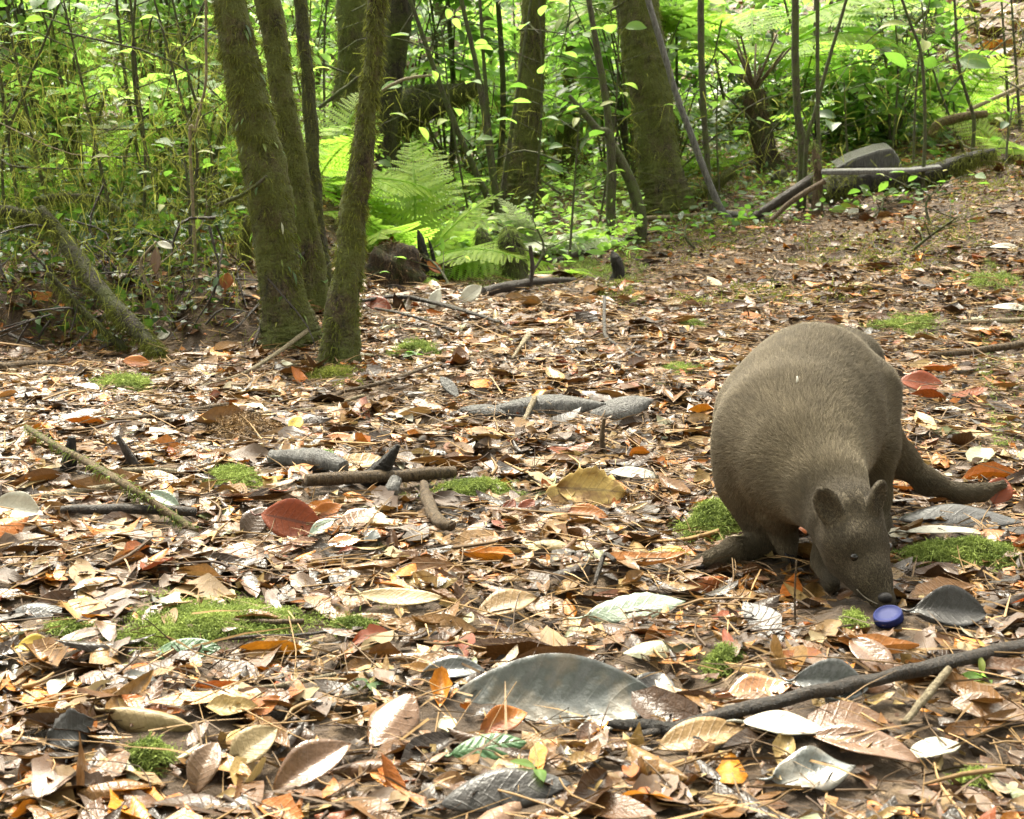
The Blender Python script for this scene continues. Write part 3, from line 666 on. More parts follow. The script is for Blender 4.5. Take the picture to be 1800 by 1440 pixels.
# single leaves that can be picked out, shared meshes
SLEAF = {}
def sleaf(mat, k):
    if (mat, k) not in SLEAF:
        g = np.random.default_rng(200 + k)
        V, Q, u, v = leaves(1, 1.0, (0.42, 0.55, 0.34, 0.62)[k % 4], 5, 7, bend=(0.5, 0.8, 1.0, 0.4)[k % 4], fold=0.18, cup=0.1, wav=0.03, shape=(1.1, 1.2, 1.0, 1.25)[k % 4], seed=k)
        V[..., 1] += 0.5
        me = Acc().add(V, Q, u=u, v=v, r=(0.15, 0.45, 0.7, 0.9)[(k * 7 // 4) % 4]).mesh('leaf'); me.materials.append(M[mat]); SLEAF[(mat, k)] = me
    return SLEAF[(mat, k)]
def put_leaf(parent, mat, k, loc, yaw, tilt, roll, L):
    o = link('leaf', sleaf(mat, k), None, parent, loc, scale=L)
    o.rotation_euler = Matrix(rots(yaw, tilt, roll).tolist()).to_euler(); return o
def sapling(px, Y, h, nl, L, label, mat='green', seed=1, lean=0.1, group=None, spread=0.22, z0=0.35):
    g = np.random.default_rng(seed); b = at(px, Y); root = empty('sapling', b, label, 'sapling', group)
    top = np.array([g.normal(0, lean), g.normal(0, lean), h]); mid = top * 0.5 + [g.normal(0, .03), g.normal(0, .03), 0]
    sp = smooth_path([[0, 0, -.03, .006], [*mid, .0045], [*top, .002]], 14); V, Q, T, u, v, nn = tube(sp, 6); link('stem', Acc().add(V, Q, T, u, v).mesh('stem'), M['stem'], root)
    tw = Acc()
    for k in range(nl):
        f = z0 + (1 - z0) * (k + .5) / nl; c = np.array([np.interp(f, np.linspace(0, 1, 14), sp[:, i]) for i in range(3)])
        a = k * 2.4 + g.uniform(-.4, .4); r_ = spread * g.uniform(.1, 1.0); e = c + [math.sin(a) * r_ * -1, math.cos(a) * r_, r_ * .35]
        V, Q, T, u, v, nn = tube(smooth_path([[*c, .0022], [*e, .0012]], 3), 4); tw.add(V, Q, T, u, v)
        put_leaf(root, mat, int(g.integers(0, 4)), e, a + g.normal(0, .3), g.normal(0, .35), g.normal(0, .3), L * g.uniform(.7, 1.25))
    stuff(link('twigs', tw.mesh('twigs'), M['stem'], root))
    return root
# left thicket
for k, (px, Y, h, nl, L, mt, lab) in enumerate((
    (40, 3.95, 1.0, 16, .085, 'green', 'sapling with long drooping green leaves at the left edge'),
    (265, 4.3, 1.35, 18, .065, 'lime', 'sapling with round yellow-green leaves in front of the dark shaded trunk'),
    (300, 4.0, .95, 14, .06, 'lime', 'sapling with heart-shaped lit leaves left of the thick leaning trunk'),
    (150, 4.5, 1.3, 20, .06, 'green', 'slender sapling with many small leaves in the middle of the left thicket'),
    (210, 3.9, .7, 14, .055, 'green', 'low sapling over the mossy fallen branch'),
    (365, 4.4, 1.1, 16, .06, 'green', 'sapling close behind the thick leaning trunk on its left'),
    (95, 4.1, 1.2, 18, .06, 'lime', 'pale green sapling right of the dark slim trunk at the left edge'),
    (330, 3.72, .32, 12, .05, 'green', 'seedling with green leaves on the bank beside the thick leaning trunk'),
    (575, 5.6, 1.2, 16, .09, 'lime', 'bright sapling between the slender trunk and the slanting one'),
    (840, 5.8, .95, 14, .09, 'lime', 'bright broad-leaved sapling beside the cane clump'),
    (930, 5.6, 1.15, 14, .08, 'lime', 'sapling with lit leaves hanging in front of the middle trunk'),
    (1000, 5.3, .62, 12, .07, 'green', 'low sapling with wet shining leaves left of the bent sapling'),
    (1050, 5.9, 1.0, 14, .08, 'lime', 'yellow-green sapling behind the bent sapling'),
    (1265, 6.2, .62, 12, .09, 'lime', 'sapling with lit leaves between the leaning pole and the tree fern'),
    (1490, 6.3, .42, 9, .13, 'deep', 'broad-leaved dark seedling behind the pale log block'),
    (1600, 6.0, .95, 14, .12, 'green', 'broad-leaved green seedling high on the right slope'),
    (1690, 6.4, .85, 14, .12, 'green', 'broad-leaved seedling at the upper right beside bare litter'),
    (1560, 6.6, .9, 12, .10, 'green', 'leafy seedling behind the thin stems above the grey log'),
    (1640, 5.0, .16, 8, .05, 'green', 'tiny seedling on the right slope below the log'),
    (1580, 4.7, .14, 7, .045, 'deep', 'tiny dark seedling on the slope in front of the grey log'),
    (1500, 5.2, .12, 6, .05, 'green', 'tiny seedling at the foot of the log on its left end'),
    (1240, 5.3, .1, 6, .05, 'deep', 'tiny blue-green seedling by the pale ground stick'),
    (1760, 5.8, .3, 9, .08, 'green', 'seedling growing against the log at the right edge'),
    (905, 4.75, .22, 9, .05, 'lime', 'seedling with pale leaves right of the small mossy stump'),
    (800, 4.6, .12, 7, .05, 'lime', 'tiny bright seedling in front of the bright ferns'),
    (600, 3.9, .12, 6, .045, 'green', 'tiny seedling between the two front trunk feet'))):
    sapling(px, Y, h, nl, L, lab, mt, seed=300 + k)

def shrub(px, Y, h, rad, n, L, mat, seed, label, group, name='shrub'):
    g = np.random.default_rng(seed); b = at(px, Y); root = empty(name, b, label, 'shrub', group); br = Acc(); ac = Acc()
    tips = []
    for k in range(7):
        a = g.uniform(0, 6.28); r_ = rad * g.uniform(.3, 1); e = np.array([math.cos(a) * r_, math.sin(a) * r_, h * g.uniform(.45, 1)])
        sp = smooth_path([[0, 0, -.02, .007], [*(e * [.4, .4, .55]), .005], [*e, .002]], 8); V, Q, T, u, v, nn = tube(sp, 5); br.add(V, Q, T, u, v)
        tips += [sp[i, :3] for i in (3, 4, 5, 6, 7, 7)]
    tips = np.array(tips); per = 9; nt_ = max(6, n // per); o_ = tips[g.integers(0, len(tips), nt_)] + g.normal(0, .03, (nt_, 3))
    d = g.normal(0, 1, (nt_, 3)) * [1, 1, .45] + (o_ / (np.linalg.norm(o_, axis=1)[:, None] + .05)) * [.8, .8, .1]; d /= np.linalg.norm(d, axis=1)[:, None]
    nrm = np.array([0, 0, 1.0]) + g.normal(0, .38, (nt_, 3)); nrm -= d * np.einsum('ij,ij->i', nrm, d)[:, None]; nrm /= np.linalg.norm(nrm, axis=1)[:, None]; sd = np.cross(d, nrm)
    tl = L * g.uniform(2.2, 4.2, nt_); o_[:, 2] = np.maximum(o_[:, 2], .03); kk = np.tile(np.arange(per), nt_); ti = np.repeat(np.arange(nt_), per)
    e_ = o_ + d * tl[:, None] - np.array([0, 0, .15]) * tl[:, None]; wq = .0011
    Vt = np.stack([o_ - sd * wq, o_ + sd * wq, e_ + sd * wq * .5, e_ - sd * wq * .5], 1).reshape(-1, 3); br.add(Vt, np.arange(nt_ * 4).reshape(-1, 4))
    N_ = nt_ * per; f_ = (kk + 1) / per; p = o_[ti] + (e_ - o_)[ti] * f_[:, None]; sg = np.where(kk % 2, 1, -1); an = np.where(kk == per - 1, 0, R(52)) + g.normal(0, .2, N_)
    ld = d[ti] * np.cos(an)[:, None] + sd[ti] * (np.sin(an) * sg)[:, None] - np.array([0, 0, .25]) * g.uniform(0, 1.4, N_)[:, None]; ld /= np.linalg.norm(ld, axis=1)[:, None]
    ln = nrm[ti] + g.normal(0, .22, (N_, 3)); ln -= ld * np.einsum('ij,ij->i', ln, ld)[:, None]; ln /= np.linalg.norm(ln, axis=1)[:, None]
    Rm = np.stack([np.cross(ld, ln), ld, ln], -1); ts = g.lognormal(-.05, .35, nt_); Ls = L * ts[ti] * g.uniform(.7, 1.2, N_)
    V, Q, u, v = leaves(N_, Ls, Ls * np.repeat(g.uniform(.3, .62, nt_), per), 3, 4, bend=g.normal(.6, .3, N_), fold=.15, seed=seed); V[..., 1] += (Ls / 2)[:, None, None]
    ac.add(place(V, Rm, p), Q, u=u, v=v, r=rnd_attr(np.clip(np.repeat(g.normal(.42, .24, nt_), per) + g.normal(0, .10, N_), 0, 1), 12))
    stuff(link('branches', br.mesh('branches'), M['stem'], root)); stuff(link('foliage', ac.mesh('foliage'), M[mat], root)); return root
g = np.random.default_rng(77)
for k in range(30):
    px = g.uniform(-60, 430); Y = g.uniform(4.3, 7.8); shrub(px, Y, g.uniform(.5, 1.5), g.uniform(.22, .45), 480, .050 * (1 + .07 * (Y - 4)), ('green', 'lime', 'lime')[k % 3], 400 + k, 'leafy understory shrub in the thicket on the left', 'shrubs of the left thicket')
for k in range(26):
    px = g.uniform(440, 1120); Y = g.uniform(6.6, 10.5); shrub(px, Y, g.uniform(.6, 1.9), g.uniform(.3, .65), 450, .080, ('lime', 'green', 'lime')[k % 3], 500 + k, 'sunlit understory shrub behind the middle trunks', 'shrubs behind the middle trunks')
for k in range(20):
    px = g.uniform(1180, 1640); Y = g.uniform(6.8, 10.5); Y = Y if not 1270 < px < 1420 else max(Y, 8.6); shrub(px, Y, g.uniform(.25, 1.0), g.uniform(.2, .5), 330, .070, ('green', 'deep', 'lime')[k % 3], 600 + k, 'low shrub on the upper right slope', 'shrubs on the upper right slope')

# ground cover: nobody could count it
def cover(name, n, fx, mat, L, zr, seed, label, lay=0.5):
    g = np.random.default_rng(seed); x, y = fx(g, n); n = len(x)
    p = np.stack([x, y, H(x, y) + g.uniform(*zr, n) * g.uniform(.2, 1, n)], -1)
    Ls = L * g.lognormal(0, .35, n); V, Q, u, v = leaves(n, Ls, Ls * g.uniform(.3, .6, n), 3, 4, bend=g.normal(.4, .4, n), fold=.15, seed=seed)
    o = stuff(link(name, Acc().add(place(V, rots(g.uniform(0, 6.28, n), g.normal(0, lay, n), g.normal(0, lay, n)), p), Q, u=u, v=v, r=rnd_attr(np.clip(g.normal(.4, .28, n), 0, 1), 12)).mesh(name), M[mat])); o['label'] = label; return o
def wedge(px0, px1, y0, y1):
    def f(g, n):
        y = g.uniform(y0, y1, n); return (g.uniform(px0, px1, n) - 900) / FPX * y, y
    return f
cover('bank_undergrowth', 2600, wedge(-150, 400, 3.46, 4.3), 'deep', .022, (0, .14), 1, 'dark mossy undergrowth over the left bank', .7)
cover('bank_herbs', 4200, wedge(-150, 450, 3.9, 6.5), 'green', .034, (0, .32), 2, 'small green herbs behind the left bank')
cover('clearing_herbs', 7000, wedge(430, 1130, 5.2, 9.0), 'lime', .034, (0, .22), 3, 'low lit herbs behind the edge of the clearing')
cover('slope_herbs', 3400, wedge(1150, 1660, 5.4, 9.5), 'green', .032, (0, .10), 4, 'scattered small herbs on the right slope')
def farf(g, n):
    y = g.uniform(9.5, 20, n); return (g.uniform(-300, 1640, n) - 900) / FPX * y, y
cover('far_ground_leaves', 14000, wedge(-300, 2100, 9.0, 20), 'litter', .11, (0, .05), 7, 'fallen leaves on the far ground')
cover('far_herbs', 5000, wedge(-300, 1620, 8.5, 18), 'green', .08, (0, .45), 8, 'low herbs on the far ground')
cover('far_undergrowth', 6500, farf, 'lime', .13, (0, 2.6), 5, 'sunlit far-off forest undergrowth closing the view')
def farf2(g, n):
    y = g.uniform(20, 32, n); return (g.uniform(-500, 2300, n) - 900) / FPX * y, y
cover('distant_forest', 2600, farf2, 'green', .30, (0, 6.5), 6, 'distant green forest seen between the trunks')

# hanging moss threads and dead twigs in the left thicket
g = np.random.default_rng(8); n = 16000; Y = g.uniform(3.42, 5.5, n); x = (g.uniform(-60, 430, n) - 900) / FPX * Y
p = np.stack([x, Y, H(x, Y) + g.uniform(.0, .75, n) ** 1.6], -1); d = g.normal(0, .5, (n, 3)) + [0, 0, -.5]; d /= np.linalg.norm(d, axis=1)[:, None]
V, Q, v = blades(p, d, g.uniform(.012, .07, n), g.uniform(.0010, .003, n), .5, g)
o = stuff(link('moss_threads', Acc().add(V, Q, v=v, r=rnd_attr(g.beta(1.6, 1.6, n), 6)).mesh('moss_threads', False), M['mossyellow'])); o['label'] = 'tangle of moss threads and rootlets in the left thicket'
def tangle(name, n, wx, zr, Lr, wr, mat, seed, label):
    g = np.random.default_rng(seed); x, y = wx(g, n); p = np.stack([x, y, H(x, y) + g.uniform(*zr, n)], -1); acc = Acc()
    for k in range(n):
        d = g.normal(0, 1, 3) * [1, .7, .7]; d /= np.linalg.norm(d); L = g.uniform(*Lr); w = g.uniform(*wr); c = p[k]; q = g.normal(0, .12 * L, 3)
        V, Q, T, u, v, nn = tube(smooth_path([[*(c - d * L * .5), w], [*(c + q), w * .85], [*(c + d * L * .5 - [0, 0, .1 * L]), w * .35]], 7), 4, cap=False); acc.add(V, Q, u=u, v=v)
    o = stuff(link(name, acc.mesh(name), M[mat])); o['label'] = label
tangle('twig_tangle', 80, wedge(-100, 440, 3.6, 6.5), (0, .8), (.15, .6), (.0012, .0035), 'stem', 1, 'tangle of thin dead mossy twigs in the left thicket')
tangle('pale_twigs', 60, wedge(-100, 440, 3.5, 5.5), (0, .8), (.1, .4), (.001, .0025), 'stick_pale', 2, 'pale dry twigs caught in the left thicket')
tangle('middle_twigs', 60, wedge(430, 1130, 5.6, 8.5), (0, 1.1), (.2, .8), (.002, .005), 'stem', 3, 'thin mossy twigs behind the middle trunks')
tangle('slope_twigs', 90, wedge(1150, 1850, 5.6, 9.0), (0, .6), (.2, .8), (.002, .005), 'stem', 4, 'thin mossy twigs on the upper right slope')
tangle('bank_roots', 90, wedge(-150, 520, 3.36, 3.75), (-.01, .14), (.05, .28), (.0015, .005), 'stick_dark', 5, 'dark rootlets hanging over the face of the left bank')
g = np.random.default_rng(9); n = 9000; Y = g.uniform(5.6, 9.0, n); x = (g.uniform(440, 1850, n) - 900) / FPX * Y
p = np.stack([x, Y, H(x, Y) + g.uniform(.0, .8, n) ** 1.8], -1); d = g.normal(0, .6, (n, 3)) + [0, 0, -.3]; d /= np.linalg.norm(d, axis=1)[:, None]
V, Q, v = blades(p, d, g.uniform(.02, .11, n), g.uniform(.0015, .004, n), .5, g)
o = stuff(link('moss_threads', Acc().add(V, Q, v=v, r=rnd_attr(g.beta(1.6, 1.3, n), 6)).mesh('moss_threads', False), M['mossyellow'])); o['label'] = 'moss threads and grass blades behind the middle trunks and up the slope'

# moss and rootlets over the right slope
g = np.random.default_rng(10); n = 26000; Y = g.uniform(4.0, 8.5, n); x = (g.uniform(1080, 1880, n) - 900) / FPX * Y
patch = np.sin(x * 5.1 + 1) * np.sin(Y * 4.3) + .6 * np.sin(x * 13 + Y * 3) * np.sin(Y * 11); k = (patch > .25 - .12 * (Y - 4)) ; x, Y = x[k], Y[k]; n = len(x)
p = np.stack([x, Y, H(x, Y) + g.uniform(0, .02, n)], -1); d = g.normal(0, .6, (n, 3)) + [0, -.1, .6]; d /= np.linalg.norm(d, axis=1)[:, None]
V, Q, v = blades(p, d, g.uniform(.012, .05, n), g.uniform(.002, .0045, n), .8, g)
o = stuff(link('slope_moss', Acc().add(V, Q, v=v, r=rnd_attr(g.beta(1.5, 2.2, n), 6)).mesh('slope_moss', False), M['mossyellow'])); o['label'] = 'patchy moss over the litter of the right slope'
# ------------------------------------------------------------------ the wallaby: one continuous body from a blended distance field
prims = []
def cone(a, b, ra, rb, k=0.02): prims.append((np.array(a), np.array(b), ra, rb, k))
def chainp(pts, k=0.02):
    q = [P(*p[:3]) for p in pts]
    for i in range(len(pts) - 1): cone(q[i], q[i + 1], pts[i][3], pts[i + 1][3], k)
W_ = chainp
W_([(1448, 668, 1.98, .068), (1430, 684, 1.91, .080), (1396, 770, 1.80, .092), (1412, 818, 1.725, .066), (1448, 860, 1.660, .044)], .045)   # rump, back, chest, neck
W_([(1404, 752, 1.87, .110), (1384, 800, 1.81, .084)], .04)
W_([(1492, 640, 1.985, .046), (1452, 690, 1.95, .078)], .03)                                                # rump behind the left thigh
W_([(1450, 860, 1.660, .042), (1484, 912, 1.612, .042)], .03)                                              # neck to skull
W_([(1486, 915, 1.605, .0425), (1504, 962, 1.578, .0365), (1530, 1012, 1.545, .0230)], .016)               # skull, cheeks
W_([(1528, 1006, 1.546, .0225), (1552, 1052, 1.524, .0140)], .012)                                         # muzzle
W_([(1549, 1056, 1.526, .0115), (1558, 1066, 1.516, .0105)], .008)                                         # nose and lips
W_([(1482, 985, 1.59, .017), (1522, 1036, 1.552, .011)], .015)                                             # jaw
W_([(1470, 948, 1.572, .012), (1498, 952, 1.552, .010)], .02)                                              # brow over the near eye
W_([(1352, 745, 1.90, .070), (1336, 850, 1.80, .045), (1345, 905, 1.79, .026), (1348, 952, 1.785, .0185)], .03)   # right thigh and shank
W_([(1348, 956, 1.785, .0175), (1290, 968, 1.75, .0150), (1228, 990, 1.715, .0085)], .012)                 # right hind foot
W_([(1512, 694, 1.915, .054), (1520, 780, 1.87, .042), (1534, 870, 1.87, .023), (1540, 915, 1.86, .016)], .012)     # left thigh and shank
W_([(1545, 918, 1.86, .016), (1500, 962, 1.77, .013)], .012)
W_([(1352, 832, 1.745, .034), (1366, 895, 1.735, .021), (1380, 945, 1.745, .0125), (1386, 974, 1.735, .0105)], .016)  # right arm
W_([(1470, 900, 1.70, .03), (1452, 985, 1.68, .014), (1462, 1030, 1.625, .010)], .02)                      # left arm
W_([(1540, 765, 2.00, .034), (1578, 806, 2.02, .022), (1630, 848, 2.01, .0150), (1690, 868, 2.00, .0105), (1725, 866, 2.00, .0085), (1762, 852, 2.00, .006)], .02)  # tail
def ear(c, tip, r, w):
    cone(c, tip, r, w, .006)
lo = np.min([np.minimum(p[0] - p[2], p[1] - p[3]) for p in prims], 0) - 0.03
hi = np.max([np.maximum(p[0] + p[2], p[1] + p[3]) for p in prims], 0) + 0.03
hh = 0.0034; dim = np.ceil((hi - lo) / hh).astype(int)
F = np.full(dim, 1.0, np.float32); ax = [lo[i] + hh * np.arange(dim[i]) for i in range(3)]
def block(bl, bh):
    s = []
    for i in range(3):
        a = int(max(0, math.floor((bl[i] - lo[i]) / hh))); b = int(min(dim[i], math.ceil((bh[i] - lo[i]) / hh) + 1)); s.append(slice(a, b))
    X = np.stack(np.meshgrid(ax[0][s[0]], ax[1][s[1]], ax[2][s[2]], indexing='ij'), -1)
    return tuple(s), X
def smin(a, b, k): h = np.maximum(k - np.abs(a - b), 0) / k; return np.minimum(a, b) - h * h * k * .25
for a, b, ra, rb, k in prims:
    mg = max(k, .02) * 1.3
    s, X = block(np.minimum(a - ra, b - rb) - mg, np.maximum(a + ra, b + rb) + mg)
    ab = b - a; t = np.clip(((X - a) @ ab) / (ab @ ab), 0, 1)
    d = np.linalg.norm(X - a - t[..., None] * ab, axis=-1) - (ra + t * (rb - ra))
    F[s] = smin(F[s], d.astype(np.float32), k)
def ell(c, axes, rad, k, sub=False):
    """axes: rows of an orthonormal frame; rad: three half sizes"""
    c = np.array(c); mx = max(rad) + .02; s, X = block(c - mx, c + mx); q = (X - c) @ np.array(axes).T
    n1 = np.linalg.norm(q / rad, axis=-1); n2 = np.linalg.norm(q / np.square(rad), axis=-1); d = n1 * (n1 - 1) / np.maximum(n2, 1e-6)
    if sub: F[s] = -smin(-F[s], d.astype(np.float32), k)
    else: F[s] = smin(F[s], d.astype(np.float32), k)
def frame3(z, y):
    z = np.array(z, float); z /= np.linalg.norm(z); x = np.cross(y, z); x /= np.linalg.norm(x); return np.array([x, np.cross(z, x), z])
# ears: cupped, openings turned to the camera
EARS = []
for (bx, by, bY, tx, ty, tY, w, face) in ((1468, 922, 1.568, 1443, 859, 1.572, .0165, (-.30, -1, .1)), (1534, 905, 1.574, 1551, 847, 1.582, .0130, (.50, -.85, 0))):
    b0_, t0_ = P(bx, by, bY), P(tx, ty, tY); yv = t0_ - b0_; ln = np.linalg.norm(yv); yv /= ln
    f = np.array(face, float); f -= yv * (f @ yv); f /= np.linalg.norm(f)
    A = np.array([np.cross(yv, f), yv, f]); c = 0.5 * (b0_ + t0_)
    ell(c, A, (w, ln * .58, .0085), .005); EARS.append((c, A, w, ln))
for c, A, w, ln in EARS: ell(c + A[2] * .0085 + A[1] * .002, A, (w * .72, ln * .46, .0085), .003, True)
# brow and eye sockets, nostril pad
def headpt(px, py, Y): return P(px, py, Y)

def surface_nets(F, lo, h):
    sgn = F < 0
    nx, ny_, nz = F.shape
    cs = [sgn[i:nx - 1 + i, j:ny_ - 1 + j, k:nz - 1 + k] for i in (0, 1) for j in (0, 1) for k in (0, 1)]
    cnt = sum(c.astype(np.int8) for c in cs); act = (cnt > 0) & (cnt < 8)
    idx = np.argwhere(act); vid = np.full(act.shape, -1, np.int64); vid[act] = np.arange(len(idx))
    acc_ = np.zeros((len(idx), 3)); n = np.zeros(len(idx))
    for e0, e1 in [((0,0,0),(1,0,0)),((0,1,0),(1,1,0)),((0,0,1),(1,0,1)),((0,1,1),(1,1,1)),((0,0,0),(0,1,0)),((1,0,0),(1,1,0)),((0,0,1),(0,1,1)),((1,0,1),(1,1,1)),((0,0,0),(0,0,1)),((1,0,0),(1,0,1)),((0,1,0),(0,1,1)),((1,1,0),(1,1,1))]:
        a = F[tuple((idx + e0).T)]; b = F[tuple((idx + e1).T)]; m_ = (a < 0) != (b < 0)
        t = np.where(m_, a / np.where(m_, a - b, 1), 0)[:, None]
        acc_ += m_[:, None] * (np.array(e0) + t * (np.array(e1) - np.array(e0))); n += m_
    V = lo + h * (idx + acc_ / n[:, None])
    Q = []
    for axd in range(3):
        o = [0, 0, 0]; o[axd] = 1
        a = sgn[:nx - o[0], :ny_ - o[1], :nz - o[2]]; b = sgn[o[0]:, o[1]:, o[2]:]
        e = np.argwhere(a != b); flip = a[tuple(e.T)]
        d1, d2 = [(1, 2), (2, 0), (0, 1)][axd]
        ok = (e[:, d1] > 0) & (e[:, d2] > 0); e, flip = e[ok], flip[ok]
        def cell(s1, s2):
            q = e.copy(); q[:, d1] -= s1; q[:, d2] -= s2; return vid[tuple(np.minimum(q, np.array(vid.shape) - 1).T)]
        q = np.stack([cell(0, 0), cell(1, 0), cell(1, 1), cell(0, 1)], 1); q[~flip] = q[~flip][:, ::-1]
        Q.append(q[(q >= 0).all(1)])
    return V, np.concatenate(Q)
Vb, Qb = surface_nets(F, lo, hh)
# relax a little
for it in range(3):
    s_ = np.zeros_like(Vb); c_ = np.zeros(len(Vb))
    for i in range(4):
        np.add.at(s_, Qb[:, i], Vb[Qb[:, (i + 1) % 4]]); np.add.at(c_, Qb[:, i], 1)
    Vb = 0.5 * Vb + 0.5 * s_ / c_[:, None]
hd0 = np.linalg.norm(Vb - P(1512, 975, 1.56), axis=1); msk = (np.clip((Vb[:, 2] - .06) / .03, 0, 1) * np.clip((hd0 - .10) / .03, 0, 1) * np.clip((.545 - Vb[:, 0]) / .03, 0, 1))[:, None]
for it in range(26):
    s_ = np.zeros_like(Vb); c_ = np.zeros(len(Vb))
    for i in range(4):
        np.add.at(s_, Qb[:, i], Vb[Qb[:, (i + 1) % 4]]); np.add.at(c_, Qb[:, i], 1)
    Vb = Vb + .6 * msk * (s_ / c_[:, None] - Vb)
Vb[:, 2] = np.maximum(Vb[:, 2], H(Vb[:, 0], Vb[:, 1]) + 0.002)
wb = np.array([P(1430, 800, 1.85)[0], 1.82, 0.0])
fur_m, nt, b, out = new_mat('wallaby_fur')
co = coords(nt)
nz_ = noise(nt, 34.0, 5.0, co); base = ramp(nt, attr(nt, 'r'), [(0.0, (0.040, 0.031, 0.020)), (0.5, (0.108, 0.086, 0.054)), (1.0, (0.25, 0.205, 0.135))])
hv = nt.nodes.new('ShaderNodeHueSaturation'); nt.links.new(base, hv.inputs['Color']); nt.links.new(math_(nt, 'ADD', math_(nt, 'MULTIPLY', nz_, 0.9), 0.55), hv.inputs['Value'])
nt.links.new(hv.outputs[0], b.inputs['Base Color']); b.inputs['Roughness'].default_value = 0.75; b.inputs['Specular IOR Level'].default_value = 0.25
wal = empty('wallaby', wb, 'grey-brown wallaby bending its head down to sniff a blue bottle cap', 'wallaby')
body_me = make_mesh('body', Vb - wb, Qb, attrs={'u': np.zeros(len(Vb)), 'v': np.zeros(len(Vb)), 'r': np.full(len(Vb), .35)})
body = link('body', body_me, fur_m, wal)

def on_body_pre(px, py):
    d = ray(px, py); d = d / np.linalg.norm(d); o_ = np.array([0, 0, CAM_H]); rel = Vb - o_; t = rel @ d; dd = np.linalg.norm(rel - t[:, None] * d, axis=1)
    return o_ + d * t[np.argsort(np.where(dd < .0045, t, 99))[0]]
# fur: fine strands combed from head to tail and down the limbs
g = np.random.default_rng(12)
pv = np.zeros(len(Qb) * 3 or 1); co_ = Vb
q0, q1, q2, q3 = (co_[Qb[:, i]] for i in range(4))
nrm = np.cross(q2 - q0, q3 - q1); area = np.linalg.norm(nrm, axis=1); nrm = nrm / (area[:, None] + 1e-12)
NF = 320000
ds_ = np.linalg.norm(0.25 * (q0 + q1 + q2 + q3) - P(1520, 980, 1.56), axis=1)
wgt = area * np.where(ds_ < .12, 1.7, 1.0)
f = g.choice(len(Qb), NF, p=wgt / wgt.sum()); a_, b_ = g.uniform(0, 1, (2, NF, 1))
root_ = (q0[f] * (1 - a_) + q1[f] * a_) * (1 - b_) + (q3[f] * (1 - a_) + q2[f] * a_) * b_
n_ = nrm[f]
if np.mean(np.einsum('ij,ij->i', n_, root_ - P(1420, 730, 1.87))) < 0: n_ = -n_
flow = np.zeros((NF, 3)); wsum = np.zeros(NF)
for a, b, ra, rb, k in prims:
    ab = b - a; L_ = np.linalg.norm(ab); t = np.clip(((root_ - a) @ ab) / (ab @ ab), 0, 1)
    d = np.linalg.norm(root_ - a - t[:, None] * ab, axis=1) - (ra + t * (rb - ra)); w_ = np.exp(-np.maximum(d, 0) / .030)
    sgn_ = 1.0
    if ab[1] < -0.02 and ra > .02 and a[2] > .02 and b[0] - a[0] < .09 and a[1] < 2.0 and abs(ab[2]) < .2 and ra > .04: sgn_ = -1.0
    flow += (sgn_ * ab / L_) * w_[:, None]; wsum += w_
hdist = np.linalg.norm(root_ - P(1512, 975, 1.56), axis=1); hw = np.clip((.125 - hdist) / .045, 0, 1); hw = hw * hw * (3 - 2 * hw)
hf = P(1470, 880, 1.64) - P(1552, 1060, 1.54); hf /= np.linalg.norm(hf); flow /= np.linalg.norm(flow, axis=1)[:, None] + 1e-9
flow = flow * (1 - hw)[:, None] + hf * hw[:, None] * 1.2 + np.array([0, .1, -.35]) * (1 - hw)[:, None] + g.normal(0, .20, (NF, 3)); hd = hdist < .085
flow -= n_ * np.einsum('ij,ij->i', flow, n_)[:, None]; flow /= np.linalg.norm(flow, axis=1)[:, None] + 1e-9
dn = np.linalg.norm(root_ - P(1540, 1035, 1.548), axis=1)
thin = np.minimum(1, np.maximum(root_[:, 2] - .03, 0) / .08)
eard = np.min([np.linalg.norm(root_ - e_[0], axis=1) / (.62 * e_[3]) for e_ in EARS], 0) < 1
Lb = .0044 + .0078 * thin; Lh = .0018 + .016 * np.clip(dn - .02, 0, .1)
Lf = np.where(eard, .0018, Lb * (1 - hw) + Lh * hw) * g.uniform(.65, 1.3, NF)
lift = (.42 - .14 * hw)[:, None]
d1 = n_ * lift + flow * (1 - lift * .4); d1 /= np.linalg.norm(d1, axis=1)[:, None]; d2 = n_ * lift * .4 + flow; d2 /= np.linalg.norm(d2, axis=1)[:, None]
Ln = Lf[:, None]; pts = np.stack([root_ - n_ * .001, root_ + d1 * Ln * .4, root_ + d1 * Ln * .45 + d2 * Ln * .35, root_ + d1 * Ln * .45 + d2 * Ln * .75], 1) - wb
hc = bpy.data.hair_curves.new('fur'); hc.add_curves([4] * NF)
hc.attributes['position'].data.foreach_set('vector', pts.astype(np.float32).ravel())
rad = hc.attributes.get('radius') or hc.attributes.new('radius', 'FLOAT', 'POINT')
rad.data.foreach_set('value', np.tile(np.array([.00028, .00025, .00018, .00004], np.float32), NF))
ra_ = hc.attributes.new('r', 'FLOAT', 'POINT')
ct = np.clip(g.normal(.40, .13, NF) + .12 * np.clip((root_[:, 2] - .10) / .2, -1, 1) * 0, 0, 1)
belly = np.clip((1.80 - root_[:, 1]) / .1, 0, 1) * (1 - hw)
inner = np.zeros(NF, bool)
for c_e, A_e, w_e, l_e in EARS: inner |= (np.linalg.norm((root_ - c_e) @ A_e.T / [w_e * .85, l_e * .52, .02], axis=1) < 1) & (n_ @ A_e[2] > .3) & (((root_ - c_e) @ A_e[2]) < .007)
eye_d = np.linalg.norm(root_ - on_body_pre(1502, 979), axis=1)
